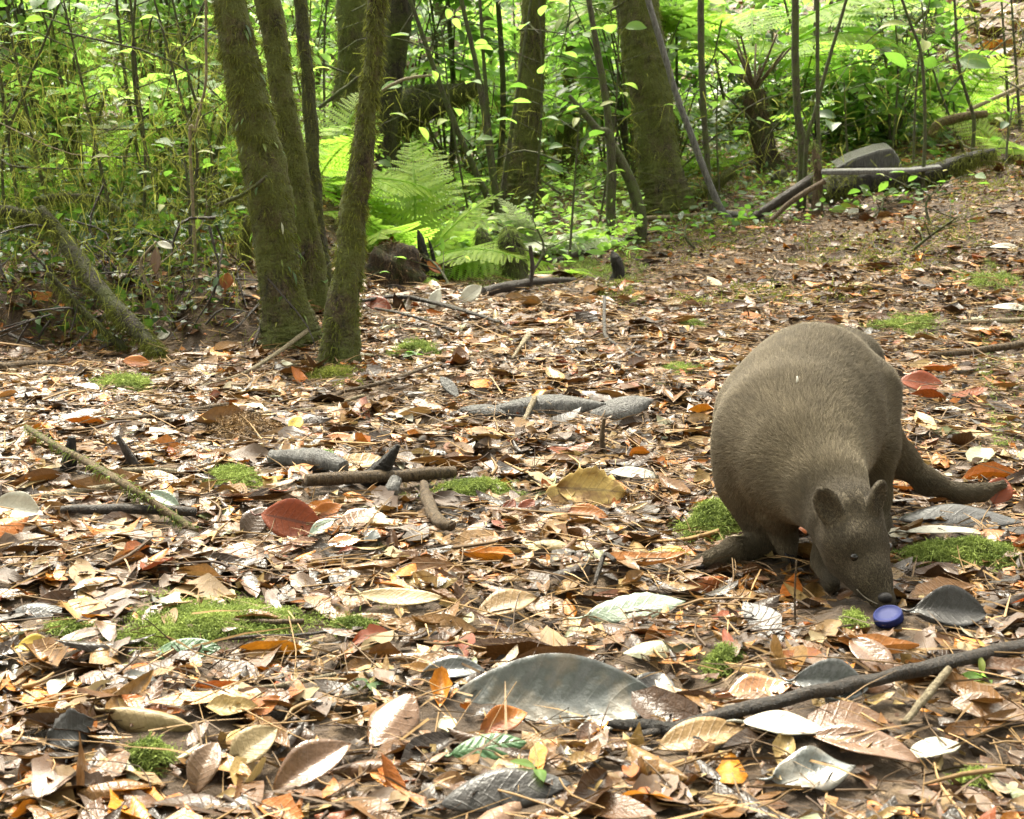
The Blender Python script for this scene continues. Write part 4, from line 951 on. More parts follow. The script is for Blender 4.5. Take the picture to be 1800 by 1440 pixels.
ct = np.clip(ct - .25 * np.clip(1 - eye_d / .014, 0, 1) + .14 * belly + .16 * np.exp(-(np.linalg.norm(root_ - P(1475, 822, 1.68), axis=1) / .055) ** 2) - .16 * np.exp(-(np.linalg.norm(root_ - P(1515, 618, 1.96), axis=1) / .055) ** 2) - .33 * hw - .40 * inner - .2 * np.clip(1 - dn / .06, 0, 1) - .16 * (root_[:, 2] < .045), 0, 1)  # strand tone: face and ear markings, with rump and head shade put into colour
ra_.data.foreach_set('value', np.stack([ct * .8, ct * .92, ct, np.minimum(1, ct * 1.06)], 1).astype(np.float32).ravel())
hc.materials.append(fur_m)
fo = bpy.data.objects.new('fur', hc); COL.objects.link(fo); fo.parent = body; stuff(fo)

# eye, nose, claws, whiskers
def ball(rx, ry, rz, n=14, m_=10):
    th = np.linspace(0, np.pi, m_); ph = np.linspace(0, 2 * np.pi, n, endpoint=False); TH, PH = np.meshgrid(th, ph, indexing='ij')
    V = np.stack([rx * np.sin(TH) * np.cos(PH), ry * np.sin(TH) * np.sin(PH), rz * np.cos(TH)], -1).reshape(-1, 3)
    i, j = np.meshgrid(np.arange(m_ - 1), np.arange(n), indexing='ij')
    return V, np.stack([i * n + j, (i + 1) * n + j, (i + 1) * n + (j + 1) % n, i * n + (j + 1) % n], -1).reshape(-1, 4)
me_, nt, b, out = new_mat('wet_dark_eye'); b.inputs['Base Color'].default_value = (.006, .004, .003, 1); b.inputs['Roughness'].default_value = .10; b.inputs['Specular IOR Level'].default_value = .45
mn_, nt, b, out = new_mat('moist_nose_skin'); b.inputs['Base Color'].default_value = (.012, .010, .010, 1); b.inputs['Roughness'].default_value = .6; b.inputs['Specular IOR Level'].default_value = .2; bump(nt, noise(nt, 900, 2, coords(nt)), b, .3, .001)
def on_body(px, py, off):
    """point of the body surface seen at a photo pixel"""
    d = ray(px, py); d = d / np.linalg.norm(d); o_ = np.array([0, 0, CAM_H]); rel = Vb - o_; t = rel @ d; dd = np.linalg.norm(rel - t[:, None] * d, axis=1)
    k = np.argsort(np.where(dd < .0045, t, 99))[0]; return o_ + d * (t[k] + off)
V, Q = ball(.0054, .0054, .0054); e = on_body(1502, 979, .0036); link('eye', Acc().add(V, Q).mesh('eye'), me_, wal, Vector(e - wb))
V, Q = ball(.0085, .0085, .0085); e = on_body(1474, 958, 0) * 0 + P(1560, 962, 1.585); link('eye', Acc().add(V * .75, Q).mesh('eye'), me_, wal, Vector(e - wb))
V, Q = ball(.0085, .0070, .0062); e = on_body(1556, 1051, .0005); link('nose', Acc().add(V, Q).mesh('nose'), mn_, wal, Vector(e - wb))
for (px, py, Y, dx) in ((1226, 992, 1.712, -1), (1236, 999, 1.706, -1), (1246, 985, 1.72, -1)):
    c = P(px, py, Y); V, Q, T, u, v, nn = tube(smooth_path([[0, 0, .002, .0035], [-.012, -.006, .001, .0025], [-.022, -.011, -.006, .0006]], 7), 7); link('claw', Acc().add(V, Q, T).mesh('claw'), mn_, wal, Vector(c - wb))
for s_ in range(4):
    c = P(1380 + s_ * 4, 976 + s_ * 1, 1.728); V, Q, T, u, v, nn = tube(smooth_path([[0, 0, .003, .002], [.002, -.008, -.001, .0014], [.003, -.014, -.006, .0004]], 5), 6); link('claw', Acc().add(V, Q, T).mesh('claw'), mn_, wal, Vector(c - wb))
wk = Acc()
for s_ in range(12):
    c = P(1530 + g.uniform(-8, 10), 1040 + g.uniform(-12, 12), 1.537); d = np.array([(-1 if s_ % 2 else 1) * g.uniform(.5, 1), -.4, g.uniform(-.5, .3)])
    V, Q, T, u, v, nn = tube(smooth_path([[*c, .00022], [*(c + d * .018), .00018], [*(c + d * .036 + [0, 0, -.006]), .00006]], 6), 4); wk.add(V - wb, Q, T)
lp = [on_body(x_, y_, .0008) - wb for x_, y_ in ((1506, 1036), (1518, 1048), (1530, 1056), (1543, 1062))]
V, Q, T, u, v, nn = tube(smooth_path([[*q, .0006] for q in lp], 14), 5); M['lip'] = plain_mat('pale_lip', (.20, .17, .13)); link('lip', Acc().add(V, Q, T).mesh('lip'), M['lip'], wal)
link('whiskers', wk.mesh('whiskers'), mn_, wal)

fl = on_body(1400, 668, -.012); V, Q, T, u, v, nn = tube(smooth_path([[0, 0, -.004, .0006], [.0012, -.001, 0, .0016], [.0006, 0, .005, .0008]], 6), 6)
M['fleck'] = plain_mat('white_fleck', (.7, .68, .6)); tag(link('leaf_fleck', Acc().add(V, Q, T).mesh('leaf_fleck'), M['fleck'], None, Vector(fl)), 'tiny white fleck of plant stuck on the fur of the wallaby back', 'fleck')
# ------------------------------------------------------------------ leaves that can be told apart in the photograph
def one(c): return [(0.0, tuple(q * .75 for q in c)), (1.0, tuple(min(1, q * 1.25) for q in c))]
LM = {}
for k, c, kw in (('grey', (.085, .09, .083), dict(rough=.36, spec=.6, vein=.3, vdark=False, coat=.25, bumps=.25, spots=.8, patch=(.13, .11, .08))),
                 ('black', (.018, .015, .013), dict(rough=.40, spec=.4, vein=.5, coat=.12)),
                 ('darkgrey', (.055, .055, .052), dict(rough=.28, spec=.6, vein=.7, coat=.4, bumps=.25)),
                 ('redbrown', (.20, .042, .010), dict(rough=.5, spec=.4, vein=.8, vdark=True, transl=.25, tcol=(.45, .10, .02))),
                 ('orange', (.34, .115, .014), dict(rough=.45, spec=.4, vein=.5, vdark=True, transl=.25, tcol=(.6, .25, .03), patch=(.25, .07, .02))),
                 ('tan', (.20, .118, .040), dict(rough=.48, spec=.45, vein=.4, vdark=True, transl=.15)),
                 ('pale', (.29, .215, .105), dict(rough=.5, spec=.4, vein=.3, vdark=True, transl=.2)),
                 ('white', (.38, .36, .29), dict(rough=.42, spec=.5, vein=.3, vdark=True, transl=.2)),  # whitish leaves; on wet ones this colour also stands in for glare
                 ('brown', (.085, .041, .013), dict(rough=.4, spec=.5, vein=.5, coat=.15)),
                 ('wetbrown', (.095, .043, .015), dict(rough=.30, spec=.5, vein=.5, coat=.25, bumps=.25)),
                 ('darkbrown', (.060, .030, .012), dict(rough=.42, spec=.5, vein=.5)),
                 ('golden', (.46, .32, .10), dict(rough=.55, spec=.35, vein=.6, vdark=True, transl=.2, patch=(.25, .14, .05))),
                 ('yellow', (.55, .40, .07), dict(rough=.5, spec=.4, vein=.3, transl=.25)),
                 ('green', (.030, .085, .022), dict(rough=.42, spec=.45, vein=.35, coat=.1, bumps=.3, transl=.15)),
                 ('greygreen', (.19, .23, .17), dict(rough=.4, spec=.5, vein=.4)),
                 ('wetorange', (.30, .115, .022), dict(rough=.18, spec=.7, vein=.4, vdark=True, coat=.7))):
    LM[k] = leaf_mat('leaf_' + k, one(c), **kw)
HERO_POS = []; EXCL = []; MOSSXY = []; STICKXY = []
def hero(px, py, Lpx, asp, yaw, face, kind, label, roll=0, bend=.3, fold=.08, cup=.1, wav=.03, shape=1.0, ribs=0.0, base=None, stalk=.18, lift=.0, name='fallen_leaf', cat='leaf', jag=.0, Y=None, pw=.72, solid=0.0008, nu=9, nv=18, group=None):
    g0 = G(px, base if base else py); c = P(px, py, Y or g0[1]); L = Lpx * mpp(c); g = np.random.default_rng(int(px * 7 + py))
    V, Q, u, v = leaves(1, L, L * asp, nu, nv, bend=bend, fold=fold, cup=cup, wav=wav, shape=shape, ribs=ribs, jag=jag, seed=int(px + py), pw=pw)
    if Y is None and base is None: c = g0 + np.array([0, 0, .012 + lift])
    Rm = rots(R(yaw - 90), R(face), R(roll)); acc = Acc().add(place(V, Rm[None], np.zeros((1, 3))), Q, u=u, v=v, r=g.uniform(.2, .8))
    if stalk:
        e = V[0, 0, nu // 2]; pt = np.array([[*e, .0011], [e[0] + .004, e[1] - L * stalk * .5, e[2] + .003, .0009], [e[0] - .003, e[1] - L * stalk, e[2] - .004, .0008]])
        pt[:, :3] = pt[:, :3] @ Rm.T; Vt, Qt, Tt, ut, vt, nn = tube(smooth_path(pt, 6), 5); acc.add(Vt, Qt, Tt, 0.0, .5, .1)
    o = link(name, acc.mesh(name), LM[kind], None, Vector(c)); tag(o, label, cat, group)
    if solid: md = o.modifiers.new('thickness', 'SOLIDIFY'); md.thickness = solid; md.offset = 0
    HERO_POS.append((c[0], c[1], L * .5)); EXCL.append((c[0], c[1] - .2 * L * asp, L * .52, L * asp * .5 + .008, R(yaw))); return o

hero(968, 1232, 385, .42, 4, 38, 'grey', 'largest leaf of the foreground, silvery grey with ribs, lying on its side', bend=.5, fold=.02, cup=.30, wav=.03, shape=.92, ribs=.022, pw=.46, base=1266, lift=.02, stalk=.1, nv=60, nu=17, solid=.001)
hero(1150, 1212, 95, .75, 70, 30, 'black', 'dark curled leaf end at the right tip of the large grey leaf', bend=.8, cup=.3, base=1228)
hero(860, 1312, 135, .42, 10, 34, 'green', 'shiny ribbed green leaf under the left end of the large grey leaf', bend=.4, fold=-.1, cup=-.1, ribs=.035, base=1332, nv=60, nu=17, stalk=.1)
hero(328, 1141, 120, .40, 6, 36, 'green', 'green leaf at the front edge of the big moss patch', bend=.4, fold=-.15, ribs=.025, base=1160, nv=60, nu=17)
hero(885, 1266, 95, .55, 25, 36, 'orange', 'orange-brown curled leaf leaning on the large grey leaf', bend=.9, cup=.3, wav=.06, base=1286)
hero(512, 914, 112, .66, -12, 58, 'redbrown', 'biggest red-brown leaf, standing up beside the brown stick', bend=.25, cup=.15, base=946, shape=.95, lift=.02)
hero(448, 918, 72, .7, 60, 50, 'darkbrown', 'dark leaf standing at the left of the biggest red-brown leaf', bend=.6, base=948)
hero(572, 900, 62, .55, 25, 55, 'orange', 'orange leaf behind the right end of the biggest red-brown leaf', base=915)
hero(566, 926, 55, .5, 40, 40, 'greygreen', 'small grey-green leaf under the biggest red-brown leaf', base=940)
hero(1672, 1072, 130, .62, -4, 40, 'black', 'black leaf standing just right of the blue bottle cap', bend=.5, fold=.25, cup=.2, base=1105, shape=.9)
hero(1650, 1090, 110, .35, -2, 6, 'darkgrey', 'glossy grey leaf lying flat under the black leaf right of the bottle cap', bend=.3, fold=.1)
hero(1462, 1200, 130, .62, -8, 44, 'darkgrey', 'dark grey ribbed leaf standing behind the long dark stick', bend=.4, fold=.2, cup=.2, ribs=.025, base=1236, nv=40, shape=.9)
hero(1455, 1225, 120, .35, -8, 8, 'grey', 'pale lower leaf shining under the dark grey ribbed leaf', bend=.3)
hero(1532, 1155, 112, .58, -62, 26, 'wetbrown', 'shiny brown leaf pointing at the long dark stick below the bottle cap', bend=.5, fold=.2, base=1185)
hero(1336, 1236, 120, .55, 12, 20, 'wetorange', 'wet orange-brown leaf with white glints above the long dark stick', bend=-.2, cup=.15, wav=.06)
hero(64, 1078, 128, .36, 4, 34, 'black', 'black curved leaf at the left edge', bend=.8, cup=-.2, base=1096)
hero(122, 1286, 90, .8, 30, 52, 'black', 'ragged black leaf standing near the lower left corner', bend=.3, wav=.08, jag=.15, base=1318)
hero(262, 1256, 165, .36, -14, 30, 'pale', 'pale rolled dead leaf at lower left', bend=.6, cup=-.7, fold=-.5, wav=.05, base=1280)
hero(61, 1152, 58, .6, 10, 34, 'yellow', 'small yellow-orange leaf near the left edge', bend=.3, cup=.3)
hero(890, 1388, 240, .34, 10, 36, 'black', 'black leaf at the bottom edge behind the tiny seedling', bend=.6, cup=-.2, base=1412)
hero(1040, 860, 125, .62, -6, 60, 'golden', 'golden-brown crumpled leaf standing behind the pale white leaf', bend=.4, wav=.10, cup=.2, jag=.12, base=890, lift=.02)
hero(985, 868, 70, .6, 30, 44, 'golden', 'golden leaf lobe at the left of the crumpled golden leaf', bend=.6, wav=.08, base=885)
hero(1116, 846, 92, .32, -8, 26, 'white', 'pale whitish leaf beside the crumpled golden leaf', bend=.3)
hero(1118, 1068, 180, .34, 10, 34, 'greygreen', 'long pale grey-green leaf in front of the wallaby foot', bend=.2, cup=-.15, wav=.05, base=1088, jag=.05)
hero(1178, 986, 72, .4, -8, 30, 'yellow', 'yellow leaf at the toes of the wallaby foot', bend=.5, wav=.06)
hero(690, 1262, 140, .62, 62, 24, 'wetbrown', 'brown ridged leaf with a raised midrib left of the large grey leaf', bend=.2, fold=-.35, shape=.9, base=1290)
hero(704, 1072, 150, .28, -3, 30, 'pale', 'long pale grey leaf lying level in the middle of the litter', bend=-.3, cup=.1)
hero(795, 1178, 118, .42, 6, 30, 'darkgrey', 'dark grey folded leaf just behind the left end of the large grey leaf', bend=.7, fold=.3, base=1196)
hero(445, 1312, 110, .6, 48, 34, 'pale', 'greyish leaf with a raised tip at the lower left of centre', bend=.5, fold=.3, base=1340)
hero(548, 1346, 170, .46, 40, 30, 'wetbrown', 'long folded brown leaf at the bottom left of centre', bend=.6, fold=.35, base=1385)
hero(28, 892, 92, .62, -12, 40, 'white', 'whitish cupped leaf at the left edge', bend=.5, cup=.4, base=910)
hero(1520, 1336, 190, .40, -22, 16, 'wetbrown', 'shiny brown leaf with white glare at the lower right', bend=.4, fold=.2)
hero(1745, 1270, 150, .48, -18, 16, 'brown', 'large dull brown leaf at the right edge below the long stick', bend=.4)
hero(1235, 1318, 170, .42, 14, 22, 'tan', 'shining tan leaf just below the left end of the long dark stick', bend=.5, fold=.2)
hero(1380, 1300, 150, .42, -12, 12, 'white', 'white-shining leaf under the long dark stick at lower right', bend=.3)
hero(1430, 1380, 150, .6, 8, 26, 'grey', 'crumpled grey leaf near the bottom edge at right', bend=.3, wav=.14)
hero(1642, 1342, 110, .5, 20, 8, 'white', 'pale glaring leaf above the bottom right corner', bend=.3)
hero(1688, 922, 220, .30, -2, 22, 'black', 'big black leaf lying beside the tail, above a wet one with white shine', bend=.4, cup=-.2)
hero(1668, 948, 150, .26, -6, 4, 'white', 'wet leaf with white shine in its colour, under the big black leaf beside the tail', bend=.3)
hero(1622, 672, 80, .55, -8, 44, 'redbrown', 'red-brown leaf standing right of the wallaby back', bend=.4, base=688)
hero(1757, 862, 55, .85, 60, 55, 'redbrown', 'red-brown leaf covering the tip of the tail', bend=.4, base=882, Y=2.0)
hero(360, 1345, 105, .55, 75, 40, 'brown', 'upright brown curled leaf at the lower left', bend=.9, fold=.3, base=1388)
hero(412, 1320, 42, .6, 70, 30, 'golden', 'small golden leaf beside the upright brown curled leaf', bend=.3)
hero(890, 1082, 120, .5, 25, 24, 'tan', 'broad tan leaf left of the long grey-green leaf', bend=.4, fold=.2)
hero(1030, 915, 80, .45, -10, 30, 'orange', 'orange-red leaf in front of the crumpled golden leaf', bend=.5, cup=.3)
hero(925, 892, 45, .6, 50, 44, 'redbrown', 'small dark red leaf left of the crumpled golden leaf', base=905)
hero(895, 905, 38, .6, 60, 44, 'redbrown', 'smallest dark red leaf beside another one, left of the golden leaf')
hero(655, 950, 44, .7, 80, 46, 'grey', 'small pale grey pointed leaf right of the biggest red-brown leaf', base=962)
hero(605, 968, 62, .5, 10, 30, 'wetorange', 'bright orange speckled leaf in front of the biggest red-brown leaf')
hero(640, 918, 85, .36, -6, 16, 'white', 'white leaf lying in front of the brown stick')
hero(975, 975, 80, .4, -14, 28, 'pale', 'pale rolled leaf in the middle of the litter', cup=-.5, bend=.3)
hero(765, 525, 42, .5, 70, 60, 'white', 'leaf with white glare in its colour, standing upright behind the dead branches', base=545)
hero(828, 516, 48, .6, 40, 60, 'white', 'leaf with white glare in its colour, standing upright, right of another upright white leaf', base=532)
hero(664, 534, 52, .6, -20, 50, 'redbrown', 'red-brown leaf standing at the foot of the root mound', base=550)
hero(678, 417, 38, .75, 60, 66, 'redbrown', 'red-brown leaf on top of the dark root mound', Y=4.95)
hero(764, 470, 36, .5, -40, 60, 'orange', 'orange leaf caught on the broken stump by the root mound', Y=4.8)
hero(398, 494, 30, .8, 80, 75, 'orange', 'round orange leaf hanging left of the thick leaning trunk', Y=3.55)
hero(274, 458, 50, .35, 88, 80, 'brown', 'brown dead leaf hanging from a twig over the left bank', Y=3.48)
hero(290, 431, 32, .45, -25, 50, 'white', 'white leaf caught in the twigs over the left bank', Y=3.5)
hero(288, 597, 24, .8, 30, 50, 'white', 'white round leaf beside the lower end of the mossy fallen branch')
hero(240, 636, 50, .5, -8, 50, 'orange', 'orange-brown leaf tent at the foot of the left bank', base=650)
hero(160, 692, 36, .5, -10, 26, 'white', 'white leaf in front of the moss on the left')
hero(1780, 549, 70, .32, -10, 24, 'white', 'white shining leaf at the right edge halfway up', bend=.4)
hero(1500, 378, 26, .6, 40, 40, 'white', 'white leaf on the slope below the grey log')
hero(1770, 440, 60, .3, -4, 24, 'white', 'long white leaf at the right edge below the log')
hero(520, 745, 38, .7, 70, 44, 'yellow', 'olive-yellow leaf standing in the litter left of centre', base=760)
hero(598, 772, 60, .5, -5, 34, 'orange', 'orange-brown leaf lying left of the short grey bark flake', base=785)
hero(475, 850, 32, .8, 60, 44, 'golden', 'small golden leaf left of the dark bark piece', base=862)
hero(290, 878, 66, .4, -30, 40, 'greygreen', 'folded grey-green leaf lying by the mossy twig', fold=.4, base=895)

# ------------------------------------------------------------------ sticks, bark, stumps
def ground_stick(pts, mat, label, cat='stick', name='fallen_stick', lift=.3, moss=0, seed=1, lump=.10, rough=.05, twig=False, flat=1.0):
    rows = []
    for q in pts:
        c = G(q[0], q[1]); r = .5 * q[2] * mpp(c); dz = q[3] if len(q) > 3 else 0; rows.append([c[0], c[1], c[2] + r * (1 + lift) + .006 + dz, r])
    rows = np.array(rows); c0 = rows[:, :3].mean(0); sp = smooth_path(rows - np.append(c0, 0), 9 * len(rows))
    V, Q, T, u, v, nn = tube(sp, 9, rough, lump, seed=seed, flat=flat); me = Acc().add(V, Q, T, u, v).mesh(name); root = link(name, me, M[mat], None, Vector(c0)); tag(root, label, cat)
    STICKXY.extend((c0[0] + q[0], c0[1] + q[1] - .4 * q[3], q[3] + .006, q[3] + .014, 0) for q in sp[::2])
    if moss:
        V, Q, v, r = moss_on(sp, moss, (.004, .012), (.0008, .002), seed=seed); stuff(link('moss', Acc().add(V, Q, v=v, r=r).mesh('moss', False), M['mossbright'], root))
    return root
ground_stick([(1100, 1312, 10), (1170, 1308, 20), (1290, 1288, 25, .004), (1420, 1262, 25, .007), (1560, 1228, 25, .008), (1700, 1196, 26, .008), (1830, 1160, 24, .006)], 'stick_dark', 'long dark stick crossing the lower right corner', seed=1, lump=.16)
ground_stick([(48, 782, 9, .02), (100, 828, 12, .03), (160, 862, 13, .03), (215, 893, 14, .025), (275, 922, 14, .015), (345, 952, 14)], 'stick_moss', 'thin mossy twig slanting down across the sticks at left', seed=2, moss=500, cat='twig')
ground_stick([(538, 866, 22), (620, 862, 23), (710, 858, 23), (800, 848, 20)], 'stick', 'brown straight stick behind the biggest red-brown leaf', seed=3)
ground_stick([(110, 915, 15), (200, 914, 18), (280, 916, 18), (345, 918, 16)], 'stick_dark', 'dark round stick lying level at the left under the mossy twig', seed=4)
ground_stick([(45, 890, 12), (110, 886, 14), (180, 874, 14), (245, 868, 12)], 'stick_pale', 'pale brown stick lying behind the dark round stick at left', seed=5)
ground_stick([(215, 842, 10), (265, 843, 12), (312, 845, 11)], 'stick_pale', 'short pale stick left of the green moss tuft', seed=6)
ground_stick([(385, 1140, 6), (450, 1135, 7), (520, 1130, 6), (610, 1122, 5)], 'stick_dark', 'thin dark twig along the front of the big moss patch', seed=7, cat='twig')
ground_stick([(378, 1104, 8), (450, 1108, 9), (535, 1110, 10)], 'stick', 'thin brown stick lying across the big moss patch', seed=8)
ground_stick([(1588, 1292, 12), (1625, 1262, 15, .01), (1664, 1230, 14, .02)], 'stick_pale', 'short pale stub of stick below the long dark stick', seed=9)
ground_stick([(1635, 636, 11), (1710, 630, 13), (1815, 616, 13)], 'stick', 'brown stick at the right edge above the red-brown leaf', seed=10)
ground_stick([(1600, 752, 5), (1680, 742, 6), (1810, 712, 7)], 'stick_dark', 'thin dark stick at the right edge beside the wallaby back', seed=11)
ground_stick([(1690, 575, 7), (1760, 574, 9), (1820, 572, 9)], 'stick_pale', 'pale short stick at the right edge, half up the slope', seed=12)
ground_stick([(850, 528, 18), (890, 520, 18), (935, 508, 14), (1010, 500, 8)], 'stick_dark', 'dark half-buried branch right of the two upright white leaves', seed=13)
ground_stick([(636, 548, 6, .02), (700, 548, 8, .03), (760, 558, 8, .03), (820, 568, 7, .02), (880, 575, 6)], 'stick_dark', 'dark bent dead branch lying right of the slanting trunk foot', seed=15, cat='branch')
ground_stick([(660, 560, 4, .02), (720, 575, 5, .02), (800, 590, 5)], 'stick_dark', 'thin fork of dead branch below the bent one', seed=16, cat='branch')
ground_stick([(478, 822, 26), (520, 826, 36), (565, 832, 38), (605, 842, 30)], 'grey_wood', 'scaly dark grey piece of rotten log left of the pointed bark', name='log_piece', cat='log', seed=17, rough=.1, lift=-.2)
ground_stick([(745, 890, 15, .02), (752, 915, 21, .015), (770, 938, 23), (795, 946, 20)], 'stick', 'curved ringed tan piece of stem right of the brown stick', name='curved_stem', cat='stick', seed=20, rough=.1)
ground_stick([(920, 752, 8), (932, 738, 10, .01), (940, 728, 9, .02)], 'stick_pale', 'short pale stub of stick below the grey bark sheath', seed=23)
ground_stick([(900, 640, 5), (915, 625, 7, .01), (928, 610, 12, .01)], 'stick_pale', 'pale stick in the middle of the clearing', seed=24)
ground_stick([(1062, 575, 6, .07), (1062, 600, 6, .03), (1070, 612, 6, .01), (1130, 640, 6)], 'stick_dark', 'hooked dark twig in the middle distance', seed=25, cat='twig')
ground_stick([(1112, 392, 7), (1200, 388, 8), (1300, 380, 8)], 'stick_pale', 'pale straight stick at the foot of the thickest trunk', seed=27)
ground_stick([(1236, 378, 9), (1290, 386, 10), (1350, 396, 9)], 'grey_wood', 'silvery stick right of the foot of the thickest trunk', seed=28)
ground_stick([(960, 470, 8), (1040, 448, 9), (1120, 422, 8), (1180, 408, 6)], 'stick_dark', 'dark stick on the rise before the middle trunks', seed=29)
ground_stick([(205, 750, 8), (290, 740, 9), (400, 722, 8)], 'stick', 'brown stick lying level in the litter at left, behind the stump', seed=30)
ground_stick([(445, 738, 6), (560, 728, 7), (640, 705, 6)], 'stick_pale', 'long thin pale stick before the slanting trunk', seed=31)
ground_stick([(0, 660, 14), (45, 655, 15), (100, 650, 10)], 'stick', 'brown stick in the shade of the left bank', seed=32)
ground_stick([(350, 690, 5), (440, 660, 7), (540, 612, 8, .03), (560, 600, 8, .05)], 'stick_pale', 'pale root running out from the trunk cluster', seed=33, cat='root')
ground_stick([(600, 700, 6), (680, 680, 7), (760, 650, 6)], 'stick', 'brown twig in front of the slanting trunk foot', seed=34, cat='twig')
ground_stick([(420, 1230, 8), (500, 1222, 9), (590, 1200, 8)], 'stick_pale', 'pale splinter below the twig of the moss patch', seed=35, name='wood_splinter', cat='wood')
ground_stick([(1080, 1040, 8, .03), (1062, 1018, 9, .02), (1045, 1040, 7)], 'stick_dark', 'small dark stub beside the long grey-green leaf', seed=36)
ground_stick([(1240, 1328, 8), (1180, 1308, 22), (1120, 1304, 26), (1070, 1290, 12)], 'black_wood', 'dark rotten wood at the left end of the long dark stick', name='wood_piece', cat='wood', seed=38, rough=.15)

def standing(pts, mat, label, cat, name, seed=1, rough=.12, lump=.12, sink=.02):
    """an upright piece: the first photo point is its foot on the ground"""
    f0 = G(pts[0][0], pts[0][1]); rows = []
    for q in pts:
        c = P(q[0], q[1], f0[1] + (q[3] if len(q) > 3 else 0)); rows.append([*c, .5 * q[2] * mpp(c)])
    rows = np.array(rows); rows = np.vstack([rows[0] - [0, 0, sink, 0], rows]); sp = smooth_path(rows - np.append(f0, 0), 8 * len(rows))
    V, Q, T, u, v, nn = tube(sp, 9, rough, lump, seed=seed); EXCL.append((f0[0], f0[1] - .01, rows[0, 3] + .01, rows[0, 3] + .02, 0))
    return tag(link(name, Acc().add(V, Q, T, u, v).mesh(name), M[mat], None, Vector(f0)), label, cat)
standing([(650, 852, 38), (668, 828, 32), (684, 806, 22), (700, 782, 8)], 'black_wood', 'dark pointed piece of bark rising behind the brown stick', 'bark', 'bark_piece', 18)
standing([(680, 882, 26), (690, 862, 26), (696, 842, 20, .02)], 'grey_wood', 'grey strip of bark bent over the brown stick', 'bark', 'bark_piece', 19)
standing([(120, 826, 26), (124, 796, 24), (126, 768, 15)], 'black_wood', 'small black stump standing at the left in the litter', 'stump', 'small_stump', 21)
standing([(242, 828, 14), (225, 798, 15), (206, 766, 10)], 'stick_dark', 'leaning dark splinter of wood right of the small black stump', 'wood', 'wood_splinter', 22)
standing([(930, 508, 9), (936, 475, 8), (932, 432, 6)], 'stick_dark', 'dark twig standing up from the half-buried branch', 'twig', 'standing_twig', 14)
standing([(1064, 806, 12), (1058, 775, 10), (1062, 735, 7)], 'stick', 'stubby twig standing in front of the grey bark sheaths', 'twig', 'standing_twig', 26)
standing([(1398, 1108, 4), (1397, 1050, 3.6), (1400, 985, 3)], 'stick', 'thin upright twig in front of the wallaby arm', 'twig', 'standing_twig', 37)

# grey bark sheaths in the middle of the clearing
LM['sheath'] = M['grey_wood']
hero(960, 708, 215, .24, 4, 40, 'sheath', 'long grey-brown bark sheath in the middle of the clearing', bend=.5, cup=-.5, fold=-.2, base=728, lift=.02, stalk=0, name='bark_sheath', cat='bark', solid=.004, shape=1.0)
hero(850, 720, 90, .30, -3, 34, 'sheath', 'short grey bark flake at the left end of the long bark sheath', bend=.4, cup=-.4, base=734, stalk=0, name='bark_sheath', cat='bark', solid=.004)
hero(1090, 716, 130, .40, 22, 40, 'sheath', 'pale grey split bark piece right of the long bark sheath', bend=.6, cup=-.5, base=742, lift=.01, stalk=0, name='bark_sheath', cat='bark', solid=.005)
hero(790, 680, 60, .35, -55, 40, 'sheath', 'thin grey leaning bark strip above the short bark flake', bend=.3, base=700, stalk=0, name='bark_strip', cat='bark', solid=.004)

def mound(c, rx, ry, rz, label, name, mat, cat, seed, fib=0, fmat='fibre', rough=.12, tuft=None, fl=(.01, .03)):
    g = np.random.default_rng(seed); V, Q = ball(1, 1, 1, 28, 16); d = V.copy()
    k = 1 + rough * (np.sin(d[:, 0] * 7 + seed) * np.sin(d[:, 1] * 6 + 1) + .7 * np.sin(d[:, 2] * 9 + d[:, 0] * 5 + seed)) + g.normal(0, rough * .15, len(d))
    V = d * k[:, None] * [rx, ry, rz]; root = link(name, Acc().add(V, Q).mesh(name), M[mat], None, Vector(c)); tag(root, label, cat)
    if fib:
        i = g.integers(0, len(V), fib); p = V[i] * .98 + g.normal(0, .003, (fib, 3)); n_ = d[i] * [1, 1, 1]; dd = n_ * .5 + g.normal(0, .5, (fib, 3)) + [0, 0, -.3]; dd /= np.linalg.norm(dd, axis=1)[:, None]
        Vb_, Qb_, v = blades(p, dd, g.uniform(*fl, fib), g.uniform(.001, .0025, fib), .5, g); stuff(link('fibres', Acc().add(Vb_, Qb_, v=v, r=rnd_attr(g.uniform(0, .6, fib), 6)).mesh('fibres', False), M[fmat], root))
    if tuft:
        i = np.argwhere(d[:, 2] > .25)[:, 0]; i = g.choice(i, tuft); p = V[i] + g.normal(0, .006, (tuft, 3)); dd = d[i] * .8 + g.normal(0, .5, (tuft, 3)); dd /= np.linalg.norm(dd, axis=1)[:, None]
        Vb_, Qb_, v = blades(p, dd, g.uniform(.008, .022, tuft), g.uniform(.0015, .003, tuft), .4, g); stuff(link('moss', Acc().add(Vb_, Qb_, v=v, r=rnd_attr(g.uniform(0, 1, tuft), 6)).mesh('moss', False), M['mossbright'], root))
    return root
c = G(690, 512); k_ = mpp(c)
mound(c + [0, .07, .03], 56 * k_, .09, 66 * k_, 'dark earthy root mound right of the slanting trunk', 'root_mound', 'roots', 'mound', 3, 1800)
c = G(770, 500); mound(c + [0, .06, .01], 60 * k_, .08, 32 * k_, 'low brown earth hump right of the root mound', 'earth_hump', 'roots', 'mound', 4, 600)
